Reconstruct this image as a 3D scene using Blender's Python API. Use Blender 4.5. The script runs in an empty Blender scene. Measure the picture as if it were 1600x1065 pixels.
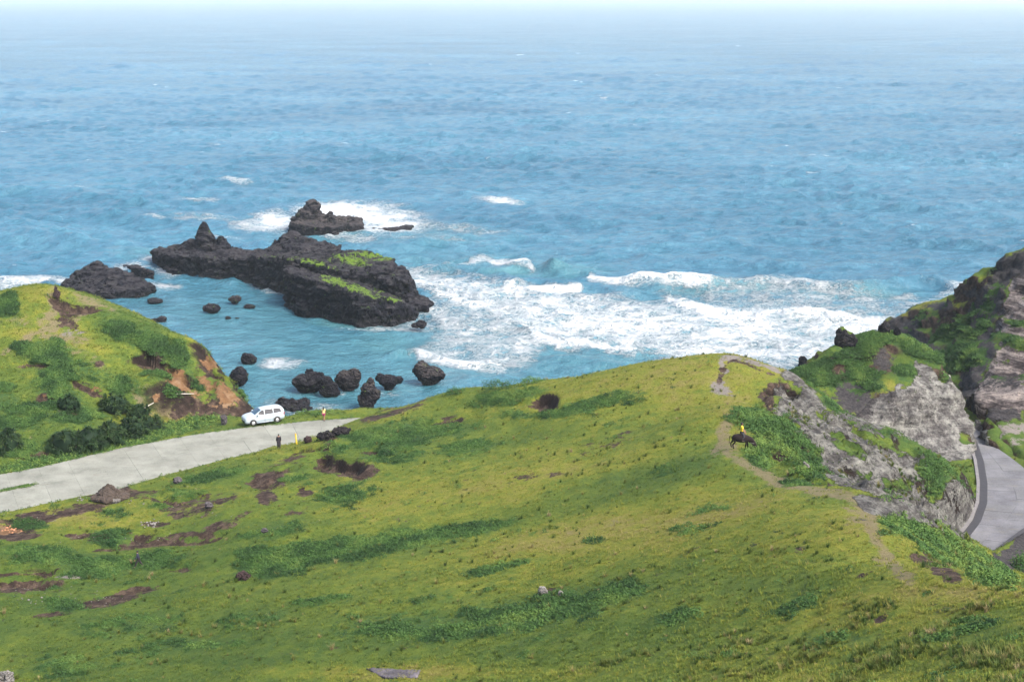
import bpy, bmesh, math, random
import numpy as np
from mathutils import Vector, Matrix, Euler

SC = bpy.context.scene
COL = SC.collection
rng = np.random.default_rng(7)
random.seed(7)

# ------------------------------------------------------------------ camera
CAMZ = 55.0
F = 50.0 / 36.0 * 1600.0
TH = math.atan(542.5 / F)
cam = bpy.data.cameras.new('camera')
cam.lens = 50.0; cam.sensor_width = 36.0
cam.clip_start = 0.5; cam.clip_end = 60000.0
camo = bpy.data.objects.new('camera', cam)
COL.objects.link(camo)
camo.location = (0, 0, CAMZ)
camo.rotation_euler = (math.pi / 2 - TH, 0, 0)
SC.camera = camo

# ------------------------------------------------------------------ light
SUN_EL, SUN_AZ = 48.0, 128.0          # azimuth clockwise from +Y (north): sun to the right, a little behind the viewer
SUN_STRENGTH, SKY_STRENGTH, EXPOSURE = 1.5, 0.15, 1.62
world = bpy.data.worlds.new('World'); SC.world = world
world.use_nodes = True
wn = world.node_tree.nodes; wl = world.node_tree.links
wn.clear()
wo = wn.new('ShaderNodeOutputWorld'); wb = wn.new('ShaderNodeBackground'); ws = wn.new('ShaderNodeTexSky')
ws.sky_type = 'NISHITA'; ws.sun_disc = False
ws.sun_elevation = math.radians(SUN_EL); ws.sun_rotation = math.radians(SUN_AZ)
ws.altitude = 50; ws.air_density = 0.75; ws.dust_density = 5.0; ws.ozone_density = 0.75
wb.inputs[1].default_value = SKY_STRENGTH
wl.new(ws.outputs[0], wb.inputs[0]); wl.new(wb.outputs[0], wo.inputs[0])
sl = bpy.data.lights.new('sun', 'SUN'); sl.energy = SUN_STRENGTH; sl.angle = math.radians(14)
sl.color = (1.0, 0.95, 0.87)
so = bpy.data.objects.new('sun', sl); COL.objects.link(so)
az, el = math.radians(SUN_AZ), math.radians(SUN_EL)
sd = Vector((math.sin(az) * math.cos(el), math.cos(az) * math.cos(el), math.sin(el)))
so.rotation_euler = sd.to_track_quat('Z', 'Y').to_euler()
so.location = sd * 200
SC.view_settings.view_transform = 'Standard'
SC.view_settings.look = 'None'
SC.view_settings.exposure = EXPOSURE
SC.view_settings.gamma = 1.0
SC.view_settings.use_curve_mapping = False
try:
    SC.cycles.use_denoising = True; SC.cycles.denoising_prefilter = 'ACCURATE'; SC.cycles.denoising_input_passes = 'RGB_ALBEDO_NORMAL'
    SC.cycles.max_bounces = 6; SC.cycles.volume_bounces = 1; SC.cycles.diffuse_bounces = 3
    SC.cycles.transparent_max_bounces = 8; SC.cycles.caustics_reflective = False; SC.cycles.caustics_refractive = False
except Exception:
    pass

# ------------------------------------------------------------------ photo <-> place
CT, ST = math.cos(TH), math.sin(TH)

def P(px, py, Y):
    """point on the sight line of photo pixel (px, py) at ground distance Y"""
    v = py - 532.5
    dy = F * CT - v * ST
    dz = -F * ST - v * CT
    t = Y / dy
    return np.array(((px - 800.0) * t, Y, CAMZ + dz * t))

def PZ(px, py, z):
    """point on the sight line at height z"""
    v = py - 532.5
    dy = F * CT - v * ST
    dz = -F * ST - v * CT
    t = (z - CAMZ) / dz
    return np.array(((px - 800.0) * t, dy * t, z))

def proj(x, y, z):
    zz = z - CAMZ
    depth = y * CT - zz * ST
    up = y * ST + zz * CT
    depth = np.maximum(depth, 1e-3)
    return 800 + F * x / depth, 532.5 - F * up / depth

# ------------------------------------------------------------------ noise
def _hash(ix, iy, iz, seed):
    h = (ix.astype(np.uint32) * np.uint32(374761393) + iy.astype(np.uint32) * np.uint32(668265263)
         + iz.astype(np.uint32) * np.uint32(2147483647) + np.uint32((seed * 974711) & 0xffffffff))
    h = (h ^ (h >> np.uint32(13))) * np.uint32(1274126177)
    h = h ^ (h >> np.uint32(16))
    return (h & np.uint32(0xffffff)).astype(np.float32) / np.float32(0xffffff)

def vnoise(x, y, z=None, seed=0):
    x = np.asarray(x, np.float64); y = np.asarray(y, np.float64)
    z = np.zeros_like(x) if z is None else np.asarray(z, np.float64)
    fx, fy, fz = np.floor(x), np.floor(y), np.floor(z)
    ux, uy, uz = x - fx, y - fy, z - fz
    ux = ux * ux * (3 - 2 * ux); uy = uy * uy * (3 - 2 * uy); uz = uz * uz * (3 - 2 * uz)
    ix, iy, iz = fx.astype(np.int64), fy.astype(np.int64), fz.astype(np.int64)
    out = 0
    for a in (0, 1):
        wa = ux if a else 1 - ux
        for b in (0, 1):
            wb_ = uy if b else 1 - uy
            for c in (0, 1):
                wc = uz if c else 1 - uz
                out = out + wa * wb_ * wc * _hash(ix + a, iy + b, iz + c, seed)
    return out * 2 - 1

def fbm(x, y, z=None, oct=4, seed=0, gain=0.5, lac=2.03, ridged=False):
    t = 0; a = 1.0; s = 0
    if z is None: z = np.zeros_like(np.asarray(x, np.float64))
    for i in range(oct):
        n = vnoise(x, y, z, seed + i * 17)
        if ridged: n = 1 - 2 * np.abs(n)
        t = t + a * n; s += a
        a *= gain
        x, y, z = x * lac + 3.1, y * lac - 7.7, z * lac + 1.3
    return t / s

def cells(x, y, z, seed=0):
    """value of the nearest scattered cell (-1..1) and the distance to it"""
    x = np.asarray(x, float); fx, fy, fz = np.floor(x), np.floor(y), np.floor(z)
    best = np.full(x.shape, 9.0); val = np.zeros(x.shape)
    for a in (-1, 0, 1):
        for b in (-1, 0, 1):
            for c in (-1, 0, 1):
                ix, iy, iz = (fx + a).astype(np.int64), (fy + b).astype(np.int64), (fz + c).astype(np.int64)
                qx = ix + _hash(ix, iy, iz, seed + 1); qy = iy + _hash(ix, iy, iz, seed + 2); qz = iz + _hash(ix, iy, iz, seed + 3)
                d = (qx - x) ** 2 + (qy - y) ** 2 + (qz - z) ** 2
                m = d < best
                best = np.where(m, d, best); val = np.where(m, _hash(ix, iy, iz, seed + 4), val)
    return val * 2 - 1, np.sqrt(best)

def smooth(a, b, x):
    t = np.clip((x - a) / (b - a), 0, 1)
    return t * t * (3 - 2 * t)

def rbf(pts, c=2.0, lam=0.02):
    pts = np.asarray(pts, float)
    X = pts[:, :2]; zv = pts[:, 2]
    n = len(X)
    def k(r2): return -np.sqrt(r2 + c * c)
    r2 = ((X[:, None] - X[None]) ** 2).sum(-1)
    A = np.zeros((n + 3, n + 3))
    A[:n, :n] = k(r2) - lam * np.eye(n)
    Pm = np.c_[np.ones(n), X]
    A[:n, n:] = Pm; A[n:, :n] = Pm.T
    w = np.linalg.solve(A, np.r_[zv, 0, 0, 0])
    def f(x, y):
        x = np.asarray(x, float); y = np.asarray(y, float)
        out = w[n] + w[n + 1] * x + w[n + 2] * y
        for i in range(n):
            out = out + w[i] * k((x - X[i, 0]) ** 2 + (y - X[i, 1]) ** 2)
        return out
    return f

def seg_dist(x, y, poly, closed=False):
    """distance to a polyline, the side (positive: left of its direction) and the position along it 0..1"""
    p = np.asarray(poly, float)[:, :2]
    if closed: p = np.vstack([p, p[:1]])
    best = np.full(np.shape(x), 1e9); side = np.zeros(np.shape(x)); par = np.zeros(np.shape(x))
    L = np.r_[0, np.cumsum(np.hypot(*np.diff(p, axis=0).T))]
    for i in range(len(p) - 1):
        a, b = p[i], p[i + 1]
        d = b - a; l2 = max((d * d).sum(), 1e-9)
        t = np.clip(((x - a[0]) * d[0] + (y - a[1]) * d[1]) / l2, 0, 1)
        dx, dy = x - (a[0] + t * d[0]), y - (a[1] + t * d[1])
        r = np.hypot(dx, dy)
        m = r < best
        best = np.where(m, r, best)
        side = np.where(m, np.sign(d[0] * dy - d[1] * dx), side)
        par = np.where(m, (L[i] + t * (L[i + 1] - L[i])) / L[-1], par)
    return best, side, par

def inside(x, y, poly):
    p = np.asarray(poly, float)[:, :2]; n = len(p)
    c = np.zeros(np.shape(x), bool)
    j = n - 1
    for i in range(n):
        xi, yi = p[i]; xj, yj = p[j]
        cond = ((yi > y) != (yj > y)) & (x < (xj - xi) * (y - yi) / (yj - yi + 1e-12) + xi)
        c ^= cond
        j = i
    return c

def sdist(x, y, poly):
    """signed distance to a polygon, negative inside"""
    d, _, _ = seg_dist(x, y, poly, True)
    return np.where(inside(x, y, poly), -d, d)

# painted areas: what grows or lies where, laid out on the ground
def blob(px, py, b):
    cx, cy, rx, ry = b[:4]; a = math.radians(b[4]) if len(b) > 4 else 0; s = b[5] if len(b) > 5 else 1
    dx, dy = px - cx, py - cy
    u = dx * math.cos(a) + dy * math.sin(a); v = -dx * math.sin(a) + dy * math.cos(a)
    r = np.sqrt((u / rx) ** 2 + (v / ry) ** 2)
    return s * (1 - smooth(0.15, 1.5, r)) ** 0.8

def paint(px, py, blobs=(), lines=(), polys=()):
    m = np.zeros(np.shape(px))
    for b in blobs: m = np.maximum(m, blob(px, py, b))
    for pts, w, s in lines:
        d, _, _ = seg_dist(px, py, pts)
        m = np.maximum(m, s * (1 - smooth(w * 0.1, w * 1.35, d)))
    for pts, soft, s in polys:
        m = np.maximum(m, s * (1 - smooth(-soft, soft, sdist(px, py, pts))))
    return m

# ------------------------------------------------------------------ objects
def tag(o, label=None, cat=None, group=None, kind=None):
    if label: o['label'] = label
    if cat: o['category'] = cat
    if group: o['group'] = group
    if kind: o['kind'] = kind
    return o

def mesh_obj(name, verts, faces, mat=None, parent=None, smooth_=True, loc=None):
    me = bpy.data.meshes.new(name)
    verts = np.asarray(verts, np.float32); 
    if isinstance(faces, np.ndarray) and faces.ndim == 2:
        n, k = faces.shape
        me.vertices.add(len(verts)); me.vertices.foreach_set('co', verts.ravel())
        me.loops.add(n * k); me.loops.foreach_set('vertex_index', faces.astype(np.int32).ravel())
        me.polygons.add(n); me.polygons.foreach_set('loop_start', np.arange(0, n * k, k, dtype=np.int32))
        try: me.polygons.foreach_set('loop_total', np.full(n, k, np.int32))
        except Exception: pass
        me.update(calc_edges=True); me.validate()
    else:
        me.from_pydata([tuple(map(float, v)) for v in verts], [], faces); me.update()
    me.polygons.foreach_set('use_smooth', np.full(len(me.polygons), smooth_, bool))
    if mat:
        for m in (mat if isinstance(mat, (list, tuple)) else [mat]): me.materials.append(m)
    o = bpy.data.objects.new(name, me); COL.objects.link(o)
    if parent: o.parent = parent
    if loc is not None: o.location = loc
    return o

def attr(o, name, vals):
    a = o.data.attributes.new(name, 'FLOAT', 'POINT')
    a.data.foreach_set('value', np.ascontiguousarray(vals, np.float32).ravel())

def empty(name, loc, rz=0):
    o = bpy.data.objects.new(name, None); COL.objects.link(o)
    o.empty_display_size = 0.3
    o.location = loc; o.rotation_euler = (0, 0, rz)
    return o

def grid_faces(ny, nx, keep=None):
    i = np.arange(ny * nx).reshape(ny, nx)
    f = np.stack([i[:-1, :-1], i[:-1, 1:], i[1:, 1:], i[1:, :-1]], -1).reshape(-1, 4)
    if keep is not None:
        k = keep[:-1, :-1] | keep[:-1, 1:] | keep[1:, 1:] | keep[1:, :-1]
        f = f[k.ravel()]
    return f

def compact(verts, faces, *attrs):
    used = np.zeros(len(verts), bool); used[faces.ravel()] = True
    remap = np.cumsum(used) - 1
    return (verts[used], remap[faces]) + tuple(a[used] for a in attrs)

def evaluated(o):
    dg = bpy.context.evaluated_depsgraph_get()
    e = o.evaluated_get(dg)
    me = bpy.data.meshes.new_from_object(e)
    return me

def remeshed(verts, faces, voxel, smooth_iter=1):
    """voxel union of overlapping closed shapes -> numpy verts, faces"""
    me = bpy.data.meshes.new('tmp'); me.from_pydata([tuple(map(float, v)) for v in verts], [], faces); me.update()
    o = bpy.data.objects.new('tmp', me); COL.objects.link(o)
    m = o.modifiers.new('r', 'REMESH'); m.mode = 'VOXEL'; m.voxel_size = voxel
    if smooth_iter:
        s = o.modifiers.new('s', 'SMOOTH'); s.iterations = smooth_iter; s.factor = 0.5
    e = evaluated(o)
    v = np.zeros(len(e.vertices) * 3, np.float32); e.vertices.foreach_get('co', v); v = v.reshape(-1, 3)
    nrm = np.zeros(len(e.vertices) * 3, np.float32); e.vertices.foreach_get('normal', nrm); nrm = nrm.reshape(-1, 3)
    nl = len(e.loops)
    li = np.zeros(nl, np.int32); e.loops.foreach_get('vertex_index', li)
    if nl == 4 * len(e.polygons): f = li.reshape(-1, 4)
    else: f = [tuple(p.vertices) for p in e.polygons]
    bpy.data.objects.remove(o); bpy.data.meshes.remove(me); bpy.data.meshes.remove(e)
    return v.astype(float), nrm.astype(float), f

# ------------------------------------------------------------------ materials
class NT:
    def __init__(s, name):
        s.m = bpy.data.materials.new(name); s.m.use_nodes = True
        s.t = s.m.node_tree; s.t.nodes.clear()
        s.out = s.t.nodes.new('ShaderNodeOutputMaterial')
        s.b = s.t.nodes.new('ShaderNodeBsdfPrincipled')
        s.t.links.new(s.b.outputs[0], s.out.inputs[0])
    def n(s, t, **kw):
        nd = s.t.nodes.new(t)
        for k, v in kw.items(): setattr(nd, k, v)
        return nd
    def put(s, sock, v):
        if isinstance(v, bpy.types.NodeSocket): s.t.links.new(v, sock)
        elif v is not None:
            if isinstance(v, (tuple, list)) and len(v) == 3 and sock.type == 'RGBA': v = tuple(v) + (1,)
            sock.default_value = v
    def set(s, **kw):
        names = {'color': 'Base Color', 'rough': 'Roughness', 'normal': 'Normal', 'metal': 'Metallic', 'ior': 'IOR',
                 'spec': 'Specular IOR Level', 'alpha': 'Alpha', 'coat': 'Coat Weight', 'trans': 'Transmission Weight', 'sss': 'Subsurface Weight'}
        for k, v in kw.items(): s.put(s.b.inputs[names[k]], v)
        return s.m
    def math(s, op, a, b=None, c=None, clamp=False):
        nd = s.n('ShaderNodeMath', operation=op, use_clamp=clamp)
        s.put(nd.inputs[0], a)
        if b is not None: s.put(nd.inputs[1], b)
        if c is not None: s.put(nd.inputs[2], c)
        return nd.outputs[0]
    def mix(s, f, a, b, blend='MIX'):
        nd = s.n('ShaderNodeMix', data_type='RGBA', blend_type=blend)
        s.put(nd.inputs[0], f); s.put(nd.inputs[6], a); s.put(nd.inputs[7], b)
        return nd.outputs[2]
    def at(s, name, kind='GEOMETRY'):
        nd = s.n('ShaderNodeAttribute', attribute_name=name, attribute_type=kind)
        return nd.outputs['Fac']
    def atc(s, name, kind='GEOMETRY'):
        nd = s.n('ShaderNodeAttribute', attribute_name=name, attribute_type=kind)
        return nd.outputs['Color']
    def pos(s, scale=(1, 1, 1), obj=False):
        m = s.n('ShaderNodeMapping')
        if obj: s.put(m.inputs[0], s.n('ShaderNodeTexCoord').outputs['Object'])
        else: s.put(m.inputs[0], s.n('ShaderNodeNewGeometry').outputs['Position'])
        m.inputs['Scale'].default_value = scale
        return m.outputs[0]
    def noise(s, vec, scale, detail=4, rough=0.55, dist=0.0):
        nd = s.n('ShaderNodeTexNoise')
        s.put(nd.inputs['Vector'], vec); nd.inputs['Scale'].default_value = scale
        nd.inputs['Detail'].default_value = detail; nd.inputs['Roughness'].default_value = rough
        nd.inputs['Distortion'].default_value = dist
        return nd.outputs[0]
    def voro(s, vec, scale, feature='F1', out='Distance', rand=1.0):
        nd = s.n('ShaderNodeTexVoronoi', feature=feature)
        s.put(nd.inputs['Vector'], vec); nd.inputs['Scale'].default_value = scale
        nd.inputs['Randomness'].default_value = rand
        return nd.outputs[out]
    def ramp(s, f, stops, mode='LINEAR'):
        nd = s.n('ShaderNodeValToRGB'); s.put(nd.inputs[0], f)
        cr = nd.color_ramp; cr.interpolation = mode
        while len(cr.elements) < len(stops): cr.elements.new(0.5)
        for e, (p, c) in zip(cr.elements, stops):
            e.position = p; e.color = (c[0], c[1], c[2], 1) if isinstance(c, (tuple, list)) else (c, c, c, 1)
        return nd.outputs[0]
    def step(s, f, lo, hi):
        nd = s.n('ShaderNodeMapRange', interpolation_type='SMOOTHSTEP')
        s.put(nd.inputs[0], f); nd.inputs[1].default_value = lo; nd.inputs[2].default_value = hi
        return nd.outputs[0]
    def bump(s, h, strength=0.5, dist=0.1, normal=None):
        nd = s.n('ShaderNodeBump'); s.put(nd.inputs['Height'], h)
        nd.inputs['Strength'].default_value = strength; nd.inputs['Distance'].default_value = dist
        if normal is not None: s.put(nd.inputs['Normal'], normal)
        return nd.outputs[0]
    def up(s):
        sp = s.n('ShaderNodeSeparateXYZ'); s.put(sp.inputs[0], s.n('ShaderNodeNewGeometry').outputs['Normal'])
        return sp.outputs[2]
    def broken(s, mask, noise, amp=0.8, lo=0.4, hi=0.6):
        t = s.math('MULTIPLY_ADD', s.math('SUBTRACT', noise, 0.5), amp * 2.4, mask)
        return s.step(t, lo, hi)

def plain(name, color, rough=0.6, var=0.15, scale=6.0, **kw):
    m = NT(name)
    n = m.noise(m.pos(obj=True), scale, 4)
    c = m.mix(n, tuple(v * (1 - var) for v in color), tuple(min(1, v * (1 + var)) for v in color))
    m.set(color=c, rough=rough, **kw)
    return m.m

# ================================================================== LAND FORMS
ROADZ = 9.0
road_far = [PZ(*p, ROADZ) for p in [(-260, 782), (-120, 760), (0, 741), (60, 730), (120, 716), (180, 701), (240, 690), (300, 679), (345, 672.5), (385, 667), (450, 660.5), (500, 656), (555, 652), (660, 648.5), (760, 647)]]
road_near = [PZ(*p, ROADZ) for p in [(-260, 842), (-120, 822), (0, 801), (60, 790), (120, 777), (180, 765), (240, 748), (300, 733), (345, 721), (400, 707), (440, 697), (490, 681), (550, 667), (660, 661), (760, 659)]]
road_poly = road_far + road_near[::-1]
rr_in = [PZ(*p, ROADZ) for p in [(1480, 650), (1515, 688), (1526, 720), (1531, 755), (1530, 785), (1520, 812), (1500, 838), (1470, 870), (1430, 905)]]
rr_out = [PZ(*p, ROADZ) for p in [(1500, 640), (1545, 690), (1590, 722), (1640, 765), (1650, 790), (1632, 812), (1592, 838), (1547, 872), (1495, 925)]]
rr_poly = rr_in + rr_out[::-1]

main_pts = []
def add(L, *pp):
    for p in pp: L.append(P(*p))
add(main_pts,
    # near slope, bottom of the picture
    (1600, 1065, 42), (1600, 1000, 50), (1600, 950, 56), (1600, 912, 62), (1500, 911, 63), (1440, 912, 64), (1300, 1065, 52), (1300, 980, 62),
    (1300, 900, 70), (1050, 1065, 60), (1050, 980, 71), (1050, 900, 80), (800, 1065, 68), (800, 980, 79), (800, 900, 90),
    (500, 1065, 76), (500, 980, 85), (500, 900, 96), (250, 1065, 81), (250, 980, 92), (217, 886, 108), (0, 1065, 84), (0, 980, 95), (0, 900, 105.5),
    (-250, 1065, 86), (-250, 900, 105), (1800, 1000, 46), (1800, 915, 60), (1900, 1065, 34),
    # the path crest and the second spur
    (1400, 885, 70), (1385, 830, 79), (1375, 775, 89), (1300, 765, 91), (1240, 762, 92), (1200, 850, 80), (1100, 800, 92), (1200, 765, 93),
    (1440, 890, 73), (1500, 900, 79), (1560, 902, 86), (1580, 898, 91), (1490, 822, 95.5), (1440, 800, 93), (1430, 840, 84),
    # the third spur with the grazing buffalo
    (1160, 702, 105), (1130, 640, 117), (1190, 735, 99), (1120, 585, 129), (1140, 551, 136), (1180, 560, 134), (1190, 640, 118),
    (1240, 722, 104), (1250, 660, 115), (1215, 590, 129), (1238, 583, 131),
    (1300, 740, 108), (1350, 740, 110.5), (1400, 740, 112.5), (1450, 780, 113.5), (1300, 680, 117), (1350, 700, 117),
    (1300, 632, 127), (1350, 650, 127), (1400, 672, 126), (1450, 700, 125), (1508, 748, 123),
    # the long green slope and its skyline
    (1100, 700, 109), (1000, 700, 113), (1000, 760, 102), (900, 700, 118), (900, 800, 101), (1050, 640, 123), (950, 640, 127),
    (1000, 566, 139), (860, 591, 144), (720, 607, 147), (640, 632, 148.5), (585, 646, 150), (800, 650, 133), (700, 660, 137),
    (800, 700, 123), (700, 750, 117), (800, 800, 105), (600, 800, 110), (650, 850, 102), (600, 700, 131), (520, 690, 136), (500, 740, 125),
    (450, 800, 113.5), (400, 740, 128), (350, 800, 115), (300, 850, 110.5), (250, 800, 119), (150, 820, 117), (100, 870, 109.5), (0, 830, 116.5), (-200, 860, 111),
    )
for p in [(0, -14, 56.5), (0, 0, 53.2), (-25, 0, 52), (25, 0, 54), (0, 18, 44.0), (20, 18, 45.5), (-20, 20, 40), (0, 42, 30.2), (-25, 42, 27), (-50, 60, 18), (-60, 30, 30),
          (40, 18, 46), (60, 10, 50), (60, 45, 38), (60, -10, 54), (-60, 0, 46),
          (45, 62, 29), (60, 70, 28), (48, 80, 16), (60, 90, 12), (40, 96, 14), (44, 104, 9), (36, 102, 13.5), (60, 110, 8),
          (28, 140, 15), (36, 136, 9), (20, 148, 12), (10, 155, 6), (0, 157, 5), (-8, 158, 5), (-15, 157, 7), (10, 170, -3), (-10, 170, -3), (30, 160, 0), (30, 150, 8),
          (-60, 100, 12), (-62, 118, 9.2), (42, 128, 9)]:
    main_pts.append(np.array(p, float))
for q in road_near[2:12]:
    main_pts.append(np.array((q[0], q[1], 8.95)))
f_main = rbf(main_pts, c=2.5, lam=0.05)

left_pts = []
add(left_pts, (-60, 470, 172), (0, 457, 172), (40, 450, 172), (80, 447, 172), (130, 462, 171), (200, 490, 169), (260, 515, 167), (318, 543, 165),
    (330, 565, 164), (350, 588, 162), (370, 612, 160.5), (393, 640, 159), (0, 540, 160), (100, 520, 163), (200, 550, 160), (280, 570, 160), (0, 620, 148),
    (100, 620, 149), (200, 620, 152), (250, 600, 154), (300, 600, 157.5), (330, 600, 158), (340, 645, 154.5), (300, 645, 154), (250, 662, 150),
    (200, 665, 148), (100, 706, 139.5), (0, 712, 138), (0, 680, 141), (100, 670, 142), (-100, 720, 136), (-100, 600, 150), (-250, 500, 170), (-250, 600, 150), (-250, 720, 135), (385, 645, 156.5))
for p in [(-62, 186, 14), (-62, 196, 0), (-48, 184, 9), (-48, 192, -2), (-38, 178, 6), (-36, 186, -3), (-33, 172, 4), (-30, 166, 0), (-27.5, 158, 6), (-24, 164, -4), (-85, 186, 14), (-85, 196, 0), (-60, 133, 8.6), (-40, 140, 8.6), (-80, 128, 8.6)]:
    left_pts.append(np.array(p, float))
f_left = rbf(left_pts, c=1.6, lam=0.02)

s4_pts = []
add(s4_pts, (1235, 581, 148), (1300, 546, 150), (1345, 528, 152), (1385, 514, 153), (1410, 520, 153), (1450, 545, 151), (1490, 575, 149), (1515, 602, 147.5),
    (1280, 600, 146), (1330, 600, 146.5), (1350, 640, 142), (1380, 620, 143), (1300, 650, 140), (1340, 570, 149), (1400, 555, 149.5), (1440, 580, 147), (1420, 600, 144.5),
    (1480, 600, 146), (1400, 670, 141), (1450, 660, 142.3), (1510, 640, 144.5), (1510, 705, 139.5), (1450, 705, 139))
for p in [(32, 160, 8), (40, 163, 10), (46, 162, 9), (50, 157, 8), (50, 150, 8.5), (36, 170, -3), (50, 170, -3), (28, 155, 4), (25, 146, 8), (60, 160, 5), (54, 145, 8), (50, 138, 8.5), (38, 136, 8.5), (28, 138, 9)]:
    s4_pts.append(np.array(p, float))
f_s4 = rbf(s4_pts, c=0.8, lam=0.01)

s5_pts = []
add(s5_pts, (1392, 502, 200), (1400, 496, 200), (1430, 480, 199), (1470, 468, 197), (1505, 463, 193), (1518, 455, 190), (1522, 432, 189), (1545, 418, 188), (1572, 414, 187), (1577, 398, 186), (1600, 388, 184), (1650, 370, 182), (1750, 350, 180),
    (1410, 530, 192), (1450, 500, 190), (1450, 540, 182), (1480, 530, 183), (1500, 500, 185), (1500, 560, 172), (1540, 470, 181), (1540, 520, 174), (1540, 580, 164), (1520, 610, 160), (1570, 430, 183),
    (1600, 430, 179), (1600, 480, 173), (1560, 500, 175), (1600, 530, 167), (1570, 560, 165), (1600, 570, 162.5), (1600, 605, 156.5), (1550, 608, 157), (1600, 612, 153.5), (1540, 612, 154), (1600, 636, 150), (1530, 636, 151), (1600, 665, 146), (1530, 660, 147),
    (1600, 700, 140.6), (1530, 690, 142.5), (1700, 640, 150), (1700, 540, 166), (1700, 450, 176), (1700, 700, 141))
for p in [(58, 214, -3), (70, 212, -3), (52, 200, -3), (46, 186, -2), (50, 175, -1), (52, 165, 4), (50, 158, 8), (70, 204, 10), (85, 200, 20), (95, 190, 26), (95, 215, -3), (80, 214, -3), (100, 160, 16), (90, 145, 9)]:
    s5_pts.append(np.array(p, float))
f_s5 = rbf(s5_pts, c=1.0, lam=0.01)

def base_h(x, y):
    n = 0.05 * vnoise(x / 3, y / 3, seed=5)
    shore = 155.4 + 1.2 * vnoise(x / 6, y * 0, seed=9) + 0.8 * vnoise(x / 1.7, y * 0, seed=10)
    return 8.86 + n - np.clip((y - shore) * 1.5, 0, 14)

# broken banks where the turf has slipped: photo polyline, drop (m), run-out (m)
SCARPS = [
    ([(480, 716), (492, 709), (520, 709), (540, 720), (560, 718), (576, 723), (576, 740)], 1.15, 2.2),
    ([(461, 703), (480, 701), (505, 699), (530, 696)], 0.9, 1.2),
    ([(553, 703), (575, 699), (592, 697), (597, 709)], 0.7, 1.2),
    ([(822, 624), (838, 618), (860, 617), (880, 624), (881, 633)], 1.15, 1.7),
    ([(398, 742), (415, 746), (428, 748), (436, 740), (434, 762)], 0.75, 1.4),
    ([(452, 766), (465, 761), (482, 761)], 0.8, 1.2),
    ([(665, 658), (690, 652), (715, 650), (733, 647)], 0.45, 1.0),
    ([(738, 630), (748, 626), (758, 630)], 0.5, 0.8),
    ([(199, 828), (215, 824), (238, 829), (242, 838)], 1.0, 1.3),
    ([(262, 772), (285, 776), (305, 768), (322, 771)], 0.8, 1.2),
    ([(258, 832), (290, 834), (330, 832), (356, 824)], 0.7, 1.1),
    ([(98, 830), (118, 828), (143, 829)], 0.6, 1.2),
    ([(-20, 886), (20, 884), (60, 886), (100, 893)], 0.7, 1.2),
    ([(-20, 909), (20, 905), (60, 908), (100, 914)], 0.9, 1.6),
    ([(268, 888), (285, 884), (303, 882), (312, 890)], 0.8, 1.0),
    ([(128, 940), (160, 930), (200, 921), (240, 915), (282, 909)], 0.5, 0.9),
    ([(106, 906), (116, 903), (124, 906)], 0.4, 0.6),
    ([(140, 852), (170, 851), (220, 845)], 0.4, 0.8),
    ([(368, 903), (378, 897), (392, 902)], 0.6, 0.6),
    ([(1098, 603), (1108, 594), (1110, 580), (1120, 567), (1135, 556), (1152, 553), (1168, 560), (1200, 572), (1228, 580)], 0.32, 0.9),
    ([(1208, 604), (1222, 600), (1240, 603), (1252, 616)], 1.4, 1.8),
    ([(1195, 625), (1210, 632), (1222, 640)], 0.8, 1.2),
    ([(215, 762), (240, 766), (262, 770)], 0.4, 0.9),
    ([(20, 1052), (60, 1046), (110, 1040)], 0.5, 0.8),
    ([(1350, 895), (1356, 885), (1362, 880)], 0.3, 0.6),
    ([(1350, 970), (1375, 962), (1388, 968)], 0.3, 0.5),
]

def ground_pt(px, py, f):
    """where the sight line of a photo pixel meets a height function"""
    Y = np.arange(36.0, 215.0, 0.5)
    q = P(px, py, 1.0)
    for _ in range(2):
        x = q[0] * Y; z = CAMZ + (q[2] - CAMZ) * Y
        g = f(x, Y)
        below = z <= g
        k = int(np.argmax(below)) if below.any() else int(len(Y) * 0.6)
        Y = np.linspace(Y[max(k - 1, 0)], Y[k], 40)
    Yk = (z[k] - CAMZ) / (q[2] - CAMZ)
    return np.array((q[0] * Yk, Yk, z[k]))

scarp_w = [([ground_pt(*p, f_main) for p in pts], d, L) for pts, d, L in SCARPS]

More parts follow.
